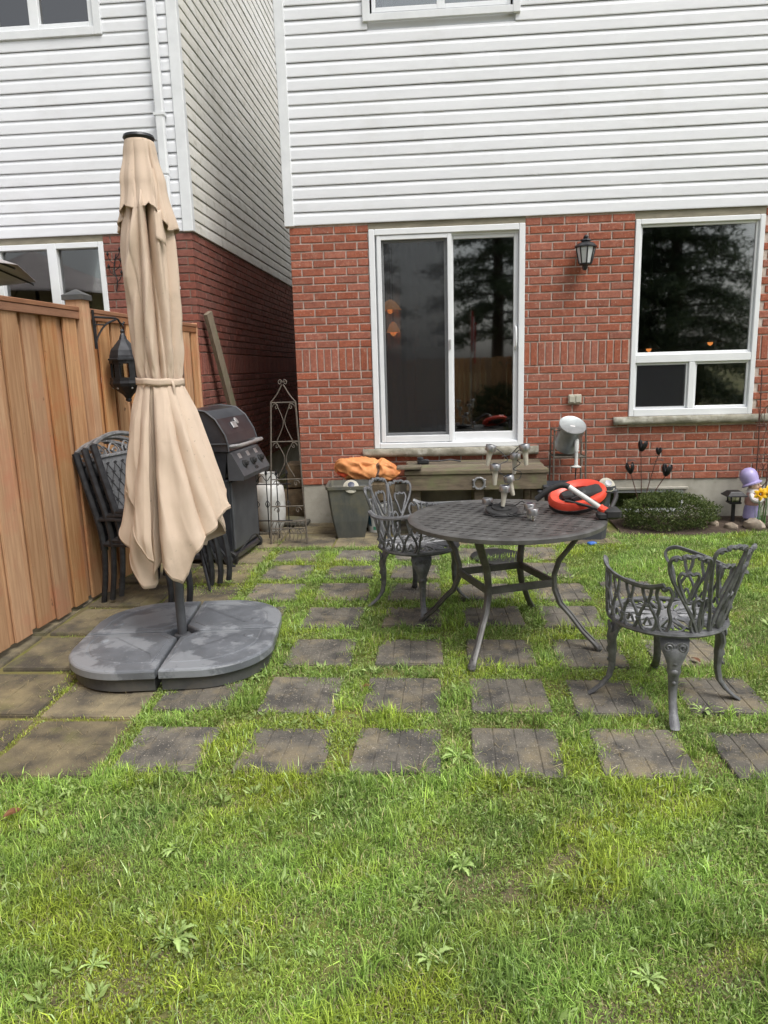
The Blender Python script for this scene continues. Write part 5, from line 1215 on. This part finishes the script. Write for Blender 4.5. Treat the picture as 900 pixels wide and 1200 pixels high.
def daffodil(label, x, y_, h, az, n):
    t = thing('daffodil', label, 'flower', (x, y_, gz(y_)), 0, 'yellow daffodils')
    MB().tube(cr([(0, 0, 0), (.01, 0, h*.6), (0, -.005, h*.93), (0, -.025, h)], 5), .005, 5).build('stem', 'stem_green', t, True)
    Mf = Matrix.Translation((0, -.03, h)) @ Matrix.Rotation(az, 4, 'Z') @ Matrix.Rotation(R(80), 4, 'X')
    fl = MB().lathe([(.010, 0), (.017, .012), (.019, .028), (.026, .036), (.021, .035), (.014, .012)], 14, cap=False).xf(Mf).build('trumpet', 'petal_cup', t, True)
    for k in range(6):
        mb = MB().grid(lambda u, v: ((u-.5)*.036*math.sin(.35+v*2.75), .010+.052*v, .004+.008*math.sin(v*3)*(1-abs(u-.5))+.004*(k % 2)), 4, 5); mb.xf(Mf @ Matrix.Rotation(k*PI/3, 4, 'Z')); mb.build('petal', 'petal', t, 'all')
    rr2 = random.Random(n)
    for k in range(9):
        a = rr2.uniform(0, 6.28); ln = h*rr2.uniform(.7, 1.05); bx, by = rr2.uniform(-.03, .03), rr2.uniform(-.03, .03); sp = rr2.uniform(.02, .10)
        MB().grid(lambda u, v: (bx+math.cos(a)*sp*v*v+(u-.5)*.012*(1-.8*v)*math.sin(a+1), by+math.sin(a)*sp*v*v+(u-.5)*.012*(1-.8*v)*math.cos(a), ln*v*(1-.12*v*v)), 1, 6).build('leaf_blade', 'stem_green', t, 'all')
daffodil('left daffodil with yellow petals beside the statue', 4.225, -.36, .315, R(-15), 1)
daffodil('right daffodil with yellow petals at the edge of the picture', 4.30, -.33, .33, R(10), 2)
daffodil('daffodil further right behind the other two', 4.41, -.26, .30, R(25), 3)

# ------------------------------------------------------------------ shrub
def leaf_cloud(name, P, N, size, cols, matname, parent=None, aspect=.5, simple=False):
    """one folded leaf (4 triangles) per point, tip along N"""
    n = len(P); N = N/np.linalg.norm(N, axis=1, keepdims=True)
    rnd_ = rng.normal(size=(n, 3)); S_ = np.cross(N, rnd_); S_ /= np.linalg.norm(S_, axis=1, keepdims=True)+1e-9; U = np.cross(S_, N)
    s = size[:, None]
    if simple:
        V = np.stack([P, P+N*s*.5+S_*s*aspect*.5, P+N*s, P+N*s*.5-S_*s*aspect*.5], 1).reshape(-1, 3)
        F = (np.array([[0, 1, 2], [0, 2, 3]])[None]+np.arange(n)[:, None, None]*4).reshape(-1, 3)
        return link(name, fast_mesh(name, V, F, np.repeat(cols, 4, 0), matname), parent)
    v0 = P; v1 = P+N*s*.5+S_*s*aspect*.5+U*s*.10; v2 = P+N*s; v3 = P+N*s*.5-S_*s*aspect*.5+U*s*.10; v4 = P+N*s*.52
    V = np.stack([v0, v1, v2, v3, v4], 1).reshape(-1, 3); b = np.arange(n)[:, None, None]*5
    F = (np.array([[0, 1, 4], [1, 2, 4], [2, 3, 4], [3, 0, 4]])[None]+b).reshape(-1, 3)
    o = link(name, fast_mesh(name, V, F, np.repeat(cols, 5, 0), matname), parent)
    return o
def ball_points(n, c, r, seed, rough=.22):
    g = np.random.default_rng(seed); d = g.normal(size=(n, 3)); d /= np.linalg.norm(d, axis=1, keepdims=True)
    lump = 1+rough*np.sin(d[:, 0]*7+seed)*np.sin(d[:, 1]*6+2*seed)+rough*.6*np.sin(d[:, 2]*11+d[:, 0]*9+seed)
    rad = g.uniform(.45, 1, n)**.5*lump
    return np.array(c)+d*rad[:, None]*np.array(r), d
SHX, SHY = 3.44, -.34
sh = thing('boxwood_shrub', 'low rounded green shrub growing below the big window', 'shrub', (SHX, SHY, gz(SHY)))
Pp, Dd = ball_points(15000, (0, 0, .15), (.445, .25, .185), 3, .12); k_ = Pp[:, 2] > .005; Pp, Dd = Pp[k_], Dd[k_]
mixv = rng.uniform(0, 1, len(Pp))[:, None]; hi_ = rng.uniform(0, 1, len(Pp))[:, None] > .82
cols_ = np.array([.055, .085, .022])*(1-mixv)+np.array([.11, .15, .045])*mixv; cols_ = np.where(hi_, np.array([.19, .23, .08]), cols_)
leaf_cloud('foliage', Pp, Dd*.8+rng.normal(size=Dd.shape)*.6+np.array([0, 0, .5]), rng.uniform(.012, .024, len(Pp)), cols_, 'leaf', sh)
mb = MB(); rr = random.Random(2)
for i in range(22):
    a = rr.uniform(0, 6.28); k = rr.uniform(.2, .8); mb.tube([(0.1*math.cos(a), .05*math.sin(a), 0), (.2*k*math.cos(a), .1*k*math.sin(a), .08), (.42*k*math.cos(a), .22*k*math.sin(a), .22*rr.uniform(.5, 1))], .004, 4)
mb.build('stems', 'bark', sh)

# ------------------------------------------------------------------ neighbour's parasol beyond the fence
np_ = thing('open_parasol', 'open grey parasol in the neighbouring yard cut off by the left edge', 'parasol', (-3.28, -1.35, gz(-1.35)))
mb = MB()
def cano(u, v):
    a = u*2*PI; seg = PI/4; k = math.cos(seg/2)/math.cos((a % seg)-seg/2); return (1.40*v*k*math.cos(a), 1.40*v*k*math.sin(a), 2.98-.58*v-.03*math.sin(v*PI))
mb.grid(cano, 48, 10, wrap=True); o = mb.build('canopy', 'grey_cloth', np_, 'x'); o.modifiers.new('cloth', 'SOLIDIFY').thickness = .004
for k in range(8): MB().tube([(0, 0, 2.94), (1.38*math.cos(k*PI/4), 1.38*math.sin(k*PI/4), 2.375)], .009, 5).build('rib', 'dark_metal', np_)
MB().lathe([(.022, 0), (.022, 2.98), (.01, 3.04)], 10).build('pole', 'dark_metal', np_)
MB().lathe([(.25, 0), (.25, .05), (.05, .08), (.03, .3)], 20).build('base', 'dark_metal', np_)

# ------------------------------------------------------------------ the yard behind the camera (mirrored in the panes)
bf = thing('wooden_fence', 'tall brown board fence at the far end of the yard, mirrored in the patio door', 'fence', (1.5, -14.0, gz(-9)))
bm = MB().bbox(-.07, .07, -.01, .01, 0, 1.9, .004).mesh('fence_board', 'fence_wood')
for i in range(-48, 49): link('fence_board', bm, bf, (i*.15, random.uniform(-.004, .004), .02+random.uniform(-.01, .01)))
for z in (.4, 1.5): MB().box(-7.2, 7.2, -.06, -.012, z, z+.09).build('rail', 'fence_wood', bf)
def pine(label, x, y_, h, seed, dens, rad, low=.2):
    t = thing('pine_tree', label, 'tree', (x, y_, gz(-9)), 0, 'pine trees at the end of the yard')
    rr = random.Random(seed); g = np.random.default_rng(seed)
    MB().tube([(0, 0, 0), (.05, 0, h*.4), (-.03, .04, h*.8), (0, 0, h)], [.22, .17, .08, .02], 8).build('trunk', 'bark', t, True)
    mb = MB(); PP = []; NN = []
    for i in range(int(dens)):
        z = h*(low+(1-low)*(i/dens)**.9); a = i*2.4+rr.uniform(-.4, .4); L_ = rad*(1-.75*(z/h-low)/(1-low))*rr.uniform(.7, 1.15)
        tip = Vector((L_*math.cos(a), L_*math.sin(a), z-.18*L_)); mid = Vector((L_*.5*math.cos(a), L_*.5*math.sin(a), z+.02*L_))
        mb.tube([(0, 0, z), tuple(mid), tuple(tip)], [.05, .03, .008], 5)
        m_ = int(430*L_); s_ = g.uniform(.2, 1, m_)
        c_ = np.outer(1-s_, [0, 0, z])+np.outer(s_, list(tip)); c_[:, 2] += .06*np.sin(s_*PI)*L_
        c_ += g.normal(size=(m_, 3))*np.array([.17, .17, .09])*(.6+.25*L_); PP.append(c_); NN.append(g.normal(size=(m_, 3))+np.array([math.cos(a), math.sin(a), -.2])*.8)
    mb.build('limbs', 'bark', t)
    PP = np.concatenate(PP); NN = np.concatenate(NN); mv = g.uniform(0, 1, len(PP))[:, None]
    leaf_cloud('crown', PP, NN, g.uniform(.07, .17, len(PP)), np.array([.055, .085, .050])*(1-mv)+np.array([.13, .17, .095])*mv, 'leaf', t, .34, simple=True)
pine('dark pine behind the camera, mirrored in the big window', 5.6, -13.0, 9.5, 1, 90, 2.6, .06)
pine('second dark pine behind the camera, mirrored in the upper big window', 7.7, -13.4, 11, 2, 105, 2.8, .06)
pine('pine with a bare lower trunk behind the yard fence, mirrored in the patio door', 3.3, -16.5, 10, 3, 60, 2.5, .25)
pine('pine far left behind the yard fence, mirrored in the screen door', -1.6, -17.5, 11, 4, 60, 2.6, .12)
bs = thing('garden_bush', 'round dark bush before the far fence, mirrored in the patio door', 'bush', (3.1, -13.2, gz(-9)))
Pp, Dd = ball_points(6000, (0, 0, .55), (.8, .6, .6), 9, .2); mv = rng.uniform(0, 1, len(Pp))[:, None]
leaf_cloud('foliage', Pp, Dd+rng.normal(size=Dd.shape)*.6, rng.uniform(.04, .08, len(Pp)), np.array([.03, .05, .02])*(1-mv)+np.array([.07, .1, .04])*mv, 'leaf', bs)
MB().tube([(0, 0, 0), (0, 0, .6)], .03, 6).build('stem', 'bark', bs)
fl = thing('flag', 'red and white flag on a thin pole, mirrored in the patio door', 'flag', (2.36, -13.85, gz(-9)))
MB().lathe([(.018, 0), (.014, 3.3), (.022, 3.32), (.001, 3.35)], 8).build('pole', 'steel', fl, True)
for i, m_ in enumerate(('flag_red', 'flag_white', 'flag_red')):
    MB().grid(lambda u, v: (.02+.10*(i+u)/3*3*.34+.03*math.sin((i+u)*5+v*4), .05*math.sin((i+u)*4+2*v), 3.2-1.1*v-.12*(i+u)), 5, 10).build('stripe', m_, fl, 'all')

# ------------------------------------------------------------------ grass, weeds and ground litter
def in_paver(x, y, grow=0.0):   # grow may vary from blade to blade
    m_ = np.zeros(len(x), bool)
    for px, py, s in PAVERS: m_ |= (abs(x-px) < s+grow) & (abs(y-py) < s+grow)
    return m_
def GZ(y): return -.40+.02*np.clip(y, -9, .5)
def blades(X, Y, ln, wd, colr, lean):
    n = len(X); a = rng.uniform(0, 6.283, n); d = np.stack([np.cos(a), np.sin(a), np.zeros(n)], 1); s = np.stack([-np.sin(a), np.cos(a), np.zeros(n)], 1)
    base = np.stack([X, Y, GZ(Y)+.002], 1); up = np.array([0, 0, 1.0])
    le = lean[:, None]; L_ = ln[:, None]; W_ = wd[:, None]
    p1 = base+L_*.5*(up*np.cos(le*.6)+d*np.sin(le*.6)); p2 = p1+L_*.5*(up*np.cos(le*1.5)+d*np.sin(le*1.5)); p2[:, 2] = np.maximum(p2[:, 2], base[:, 2]+.004)
    V = np.stack([base-s*W_*.5, base+s*W_*.5, p1-s*W_*.45, p1+s*W_*.45, p2], 1).reshape(-1, 3)
    F = (np.array([[0, 1, 3], [0, 3, 2], [2, 3, 4]])[None]+np.arange(n)[:, None, None]*5).reshape(-1, 3)
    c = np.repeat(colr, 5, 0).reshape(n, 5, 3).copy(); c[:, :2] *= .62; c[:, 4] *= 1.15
    return V, F, c.reshape(-1, 3)
def grass_cols(X, Y, warm=0.0):
    n = len(X); u = rng.uniform(0, 1, n)[:, None]
    c = np.array([.12, .20, .042])*(1-u)+np.array([.34, .46, .125])*u
    patch = np.clip(.5+.6*noise2(X, Y, 3.2, 1)+.3*noise2(X, Y, 9, 0), 0, 1)[:, None]
    yel = np.clip(noise2(X, Y, 2.6, 4)*.8+.5*noise2(X, Y, 8, 2)+.12+warm+.45*np.clip(1.1-X, 0, 1), 0, 1)[:, None]
    blu = np.clip(noise2(X, Y, 3.5, 6)*.9-.15, 0, 1)[:, None]
    c = c*(.72+.50*patch); c = c*(1-.62*yel)+np.array([.42, .46, .055])*(.55+.7*u)*.62*yel
    c = c*(1-.45*blu)+np.array([.15, .24, .105])*(.6+.8*u)*.45*blu
    dry = np.clip(noise2(X, Y, 5.0, 3)*.5+.35, .25, 1)[:, None]
    r_ = rng.uniform(0, 1, n)[:, None]; c = np.where(r_ > 1-.17*dry, np.array([.52, .45, .27])*(.5+.65*u), c)
    c = np.where((r_ > .78) & (r_ <= .83), np.array([.42, .52, .28])*(.8+.4*u), c)
    return c*np.array([1.26, 1.34, 1.12])*rng.uniform(.60, 1.40, (n, 1))
def scatter(n, x0, x1, y0, y1): return rng.uniform(x0, x1, n), rng.uniform(y0, y1, n)
Vs, Fs, Cs = [], [], []; off = 0
def add(V, F, C):
    global off
    Vs.append(V); Fs.append(F+off); Cs.append(C); off += len(V)
def region(dens, x0, x1, y0, y1, keep, l0, l1, w0, w1, lean0, lean1, warm=0.0):
    n = int(dens*(x1-x0)*(y1-y0)); X, Y = scatter(n, x0, x1, y0, y1)
    k = keep(X, Y); X, Y = X[k], Y[k]; h = np.clip(.75+.5*noise2(X, Y, 5.5, 2), .35, 1.5); n = len(X)
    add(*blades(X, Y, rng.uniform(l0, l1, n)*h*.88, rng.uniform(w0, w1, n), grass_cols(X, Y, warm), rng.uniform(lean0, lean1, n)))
def bare(X, Y): return noise2(X, Y, 6.0, 3)+.55*noise2(X, Y, 17, 5) < .80+rng.uniform(-.55, .45, len(X))
every = lambda X, Y: np.ones(len(X), bool)
# lawn in the foreground: a matted under layer, the sward, and longer loose blades
front = lambda X, Y: Y < -4.385+.05*noise2(X, Y, 9, 6)
region(17000, -.95, 3.3, -5.75, -4.34, front, .010, .026, .0020, .0036, .7, 1.55, .12)
region(27000, -.95, 3.3, -5.75, -4.34, lambda X, Y: bare(X, Y) & front(X, Y), .020, .058, .0019, .0038, .2, 1.45, .05)
region(6500, -.95, 3.6, -5.75, -4.42, lambda X, Y: bare(X, Y) & (noise2(X, Y, 4.2, 8) > -.3), .045, .095, .0020, .0036, .15, 1.3)
region(9000, -1.1, 4.2, -6.6, -5.75, bare, .03, .07, .003, .006, .15, 1.2)
# joints between the pavers, spilling over their edges
def joint(X, Y): return ~in_paver(X, Y, -.030+.034*noise2(X, Y, 9, 4)+rng.normal(0, .010, len(X))) & (noise2(X, Y, 7, 7) < 1.0+rng.uniform(-.5, .3, len(X))) & (X > -.10)
def joint0(X, Y): return ~in_paver(X, Y, -.01) & (X > -.10)
region(14000, -.10, 2.95, -4.42, -.95, joint0, .008, .024, .0022, .0040, .6, 1.5, .25)
region(21000, -.10, 2.95, -4.42, -3.2, joint, .025, .075, .0022, .0042, .2, 1.35)
region(16000, -.10, 2.95, -3.2, -.95, joint, .03, .082, .0024, .0048, .2, 1.35)
region(15000, -.66, -.52, -4.42, -3.3, every, .012, .045, .002, .004, .3, 1.4, .2)
region(9000, -1.05, -.06, -4.42, -1.6, lambda X, Y: ~in_paver(X, Y, -.006) & (noise2(X, Y, 5, 8) > -.1), .012, .04, .002, .004, .3, 1.3, .2)
region(9000, -.55, .0, -2.6, -.95, lambda X, Y: (noise2(X, Y, 4, 9) > -.2), .02, .05, .0025, .004, .3, 1.3)
region(6000, -.2, 2.8, -.98, -.90, lambda X, Y: (noise2(X, Y, 9, 2) > -.1), .02, .05, .0025, .004, .3, 1.3)
# lawn right of the patio
region(9000, 2.80, 5.0, -4.5, -.60, every, .010, .028, .0024, .0042, .7, 1.5, .1)
region(14000, 2.85, 4.9, -4.5, -2.3, bare, .025, .065, .0025, .0045, .15, 1.3)
region(11000, 2.80, 5.2, -2.3, -.60, bare, .03, .065, .003, .005, .15, 1.2)
region(5000, 4.9, 6.2, -4.5, -.6, bare, .03, .07, .004, .007, .15, 1.0)
# clumps of longer, wider blades in joints and lawn
def clumps(n, x0, x1, y0, y1, keep, per, spread, l0, l1, w0, w1, warm=0.0):
    X, Y = scatter(n, x0, x1, y0, y1); k = keep(X, Y); X, Y = X[k], Y[k]; n = len(X); L_ = np.repeat(rng.uniform(.6, 1.15, n), per)
    X = np.repeat(X, per)+rng.normal(0, spread, n*per); Y = np.repeat(Y, per)+rng.normal(0, spread, n*per); n = len(X)
    tone = np.repeat(rng.uniform(.75, 1.25, n//per), per)[:, None]
    add(*blades(X, Y, rng.uniform(l0, l1, n)*L_, rng.uniform(w0, w1, n), grass_cols(X, Y, warm)*tone, rng.uniform(.1, 1.25, n)))
clumps(420, -.08, 2.95, -4.45, -.95, lambda X, Y: ~in_paver(X, Y, .0), 34, .016, .05, .105, .0024, .0050)
clumps(330, -.95, 3.3, -5.7, -4.42, every, 30, .020, .04, .10, .0020, .0050)
clumps(130, -.10, 2.95, -4.46, -4.36, every, 26, .018, .04, .085, .0022, .0046)
clumps(160, 2.9, 4.8, -4.4, -.7, every, 30, .02, .05, .10, .003, .005)
clumps(60, -.7, .42, -3.85, -2.5, lambda X, Y: ~in_paver(X, Y, 0) & (((X+.135)**2+(Y+3.15)**2) > .55**2), 26, .014, .03, .07, .0022, .0042)
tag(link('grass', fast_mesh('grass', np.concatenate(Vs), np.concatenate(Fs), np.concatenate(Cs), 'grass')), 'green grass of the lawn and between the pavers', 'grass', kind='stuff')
# clover and creeping weeds
def weeds(dens, x0, x1, y0, y1, keep, s0, s1):
    n = int(dens*(x1-x0)*(y1-y0)); X, Y = scatter(n, x0, x1, y0, y1); k = keep(X, Y); X, Y = X[k], Y[k]; n = len(X)
    return np.stack([X, Y, GZ(Y)+rng.uniform(.004, .028, n)], 1), rng.uniform(s0, s1, n)
wp = [weeds(12000, -.1, 2.95, -4.42, -.95, lambda X, Y: ~in_paver(X, Y, -.015) & (noise2(X, Y, 6, 2) > -.1), .006, .015),
      weeds(9000, -.95, 3.3, -5.75, -4.38, lambda X, Y: (noise2(X, Y, 4.5, 5) > .35), .006, .013), weeds(5000, 2.8, 4.6, -4.4, -.7, lambda X, Y: noise2(X, Y, 5, 6) > .3, .008, .016),
      weeds(9000, -.7, .6, -2.6, -.7, lambda X, Y: ~in_paver(X, Y, -.03) & (noise2(X, Y, 6, 3) > -.1), .006, .014)]
P_ = np.concatenate([a for a, _ in wp]); S__ = np.concatenate([b for _, b in wp]); n = len(P_); u = rng.uniform(0, 1, n)[:, None]
cw = np.array([.17, .25, .06])*(1-u)+np.array([.36, .44, .15])*u
N_ = rng.normal(size=(n, 3)); N_[:, 2] = abs(N_[:, 2])*.35+.1
tag(leaf_cloud('creeping_weeds', P_, N_, S__, cw, 'leaf', None, .75), 'small clover-like weeds creeping through grass and joints', 'weeds', kind='stuff')
def leaf_tufts(n, x0, x1, y0, y1, keep, per, s0, s1):
    X, Y = scatter(n, x0, x1, y0, y1); k = keep(X, Y); X, Y = X[k], Y[k]; n = len(X); a = rng.uniform(0, 6.28, n*per); r_ = rng.uniform(.0, .012, n*per)
    P = np.stack([np.repeat(X, per)+r_*np.cos(a), np.repeat(Y, per)+r_*np.sin(a), GZ(np.repeat(Y, per))+rng.uniform(.006, .02, n*per)], 1)
    return P, np.stack([np.cos(a), np.sin(a), rng.uniform(.15, 1.1, n*per)], 1), rng.uniform(s0, s1, n*per)*np.repeat(rng.uniform(.5, 1.15, n), per)
lt = [leaf_tufts(420, -.95, 3.3, -5.7, -4.4, every, 13, .016, .046), leaf_tufts(260, -.08, 2.95, -4.42, -1.0, lambda X, Y: ~in_paver(X, Y, 0), 11, .020, .052), leaf_tufts(420, -.3, 2.9, -2.6, -.9, lambda X, Y: ~in_paver(X, Y, -.03), 9, .016, .040), leaf_tufts(90, 2.85, 4.8, -4.4, -.8, every, 10, .03, .06)]
P_ = np.concatenate([a for a, _, _ in lt]); n = len(P_); u = rng.uniform(0, 1, n)[:, None]
tag(leaf_cloud('broadleaf_weeds', P_, np.concatenate([b for _, b, _ in lt]), np.concatenate([c for _, _, c in lt]), np.array([.26, .38, .10])*(1-u)+np.array([.45, .57, .22])*u, 'leaf', None, .30), 'small broad-leaved weeds scattered through lawn and paver joints', 'weeds', kind='stuff')
# dry stalks and thatch
n = 6500; X, Y = scatter(n, -.9, 3.4, -5.6, -1.2); n = len(X)
V, F, C = blades(X, Y, rng.uniform(.02, .07, n), rng.uniform(.0012, .0024, n), np.array([.42, .34, .19])*rng.uniform(.5, 1.1, n)[:, None], rng.uniform(1.1, 1.5, n)); V[:, 2] += .012
tag(link('dry_stalks', fast_mesh('dry_stalks', V, F, C, 'grass')), 'dry straw-coloured stalks lying on lawn and pavers', 'litter', kind='stuff')
# broad-leaved rosettes in the lawn
def rosette(label, x, y_, size, n_, seed):
    n_ = int(n_*1.7)
    t = thing('dandelion', label, 'weed', (x, y_, gz(y_)+.006), random.uniform(0, 6), 'broad-leaved weeds in the lawn')
    g = np.random.default_rng(seed)
    for k in range(n_):
        a = k*2.4+g.uniform(-.3, .3); L_ = size*g.uniform(.35, 1.05); up = g.uniform(.25, 1.3); tw = g.uniform(-.3, .3)
        nl = 9; V = []; F = []
        for i in range(nl+1):
            v = i/nl; w_ = L_*.14*(math.sin(min(1, v*1.02)*PI*.93+.12)**.8)*(.35+.65*v)*(1+.30*math.cos(i*PI)*(v < .85))
            r_ = L_*v*(1-.12*v); z = L_*up*(v-.75*v*v)+.004
            for s in (-1, 0, 1):
                V.append((r_*math.cos(a)-s*w_*math.sin(a+tw), r_*math.sin(a)+s*w_*math.cos(a+tw), z+(abs(s)*w_*.35)))
        for i in range(nl):
            for j in (0, 1):
                b = i*3+j; F += [(b, b+1, b+4), (b, b+4, b+3)]
        cc = np.tile(np.array([.36, .49, .17])*g.uniform(.7, 1.3), (len(V), 1)); cc[1::3] *= 1.35
        link('leaf_blade', fast_mesh('leaf_blade', np.array(V), np.array(F), cc, 'leaf'), t)
WD = [(.551, -5.197, .095, 12, 'largest pale dandelion rosette in the lower left lawn'), (.430, -5.12, .06, 8, 'small dandelion left of the largest rosette'), (.354, -5.294, .055, 7, 'small dandelion near the lower left lawn edge'),
      (1.388, -4.872, .075, 9, 'dandelion rosette in the middle of the lawn'), (-.112, -4.50, .07, 10, 'leafy weed by the front paver on the far left'), (1.402, -4.23, .085, 12, 'bushy weed growing in the joint between two front pavers'),
      (.42, -4.82, .065, 9, 'dandelion in the left lawn straight below the parasol base'), (2.383, -4.675, .06, 9, 'pale weed at the right edge of the lawn'), (1.292, -5.243, .08, 8, 'sparse weed near the bottom centre of the lawn'),
      (2.521, -3.83, .07, 12, 'leafy weed beside the right chair on the paver joint'), (1.66, -.93, .05, 8, 'small weed on the round lid behind the table'), (.377, -3.50, .06, 9, 'weed at the front corner of the parasol base'),
      (1.25, -2.83, .07, 10, 'weed at the left foot of the table'), (.86, -2.5, .06, 8, 'weed in the joint left of the left chair'), (1.87, -5.28, .06, 8, 'yellowish weed in the lower right lawn'), (2.29, -4.45, .055, 8, 'weed before the right front paver'), (.90, -3.42, .06, 9, 'weed in the joint in front of the left chair'), (1.68, -4.62, .05, 8, 'small weed in the lawn below the middle front paver'), (.88, -4.62, .045, 7, 'small weed in the lawn below the second front paver')]
for i, (x, y_, s, n_, lb) in enumerate(WD): rosette(lb, x, y_, s, n_, 300+i)
def dleaf(label, x, y_, s, rz, m_='dead_leaf'):
    mb = MB().grid(lambda u, v: (s*(v-.5)*2, s*(u-.5)*1.1*math.sin(.15+2.8*v), .012+.25*s*math.sin(v*3)+.3*s*abs(u-.5)), 4, 8)
    tag(mb.build('fallen_leaf', m_, None, 'all', (x, y_, gz(y_)+.028), (R(8), 0, rz)), label, 'leaf', 'fallen brown leaves')
dleaf('small rust brown leaf on the second paver row', .965, -3.64, .022, .4)
dleaf('curled brown leaf at the left edge of the lawn', -.245, -4.68, .032, .9)
dleaf('brown leaf beside the right chair', 2.66, -3.33, .03, 2.0)
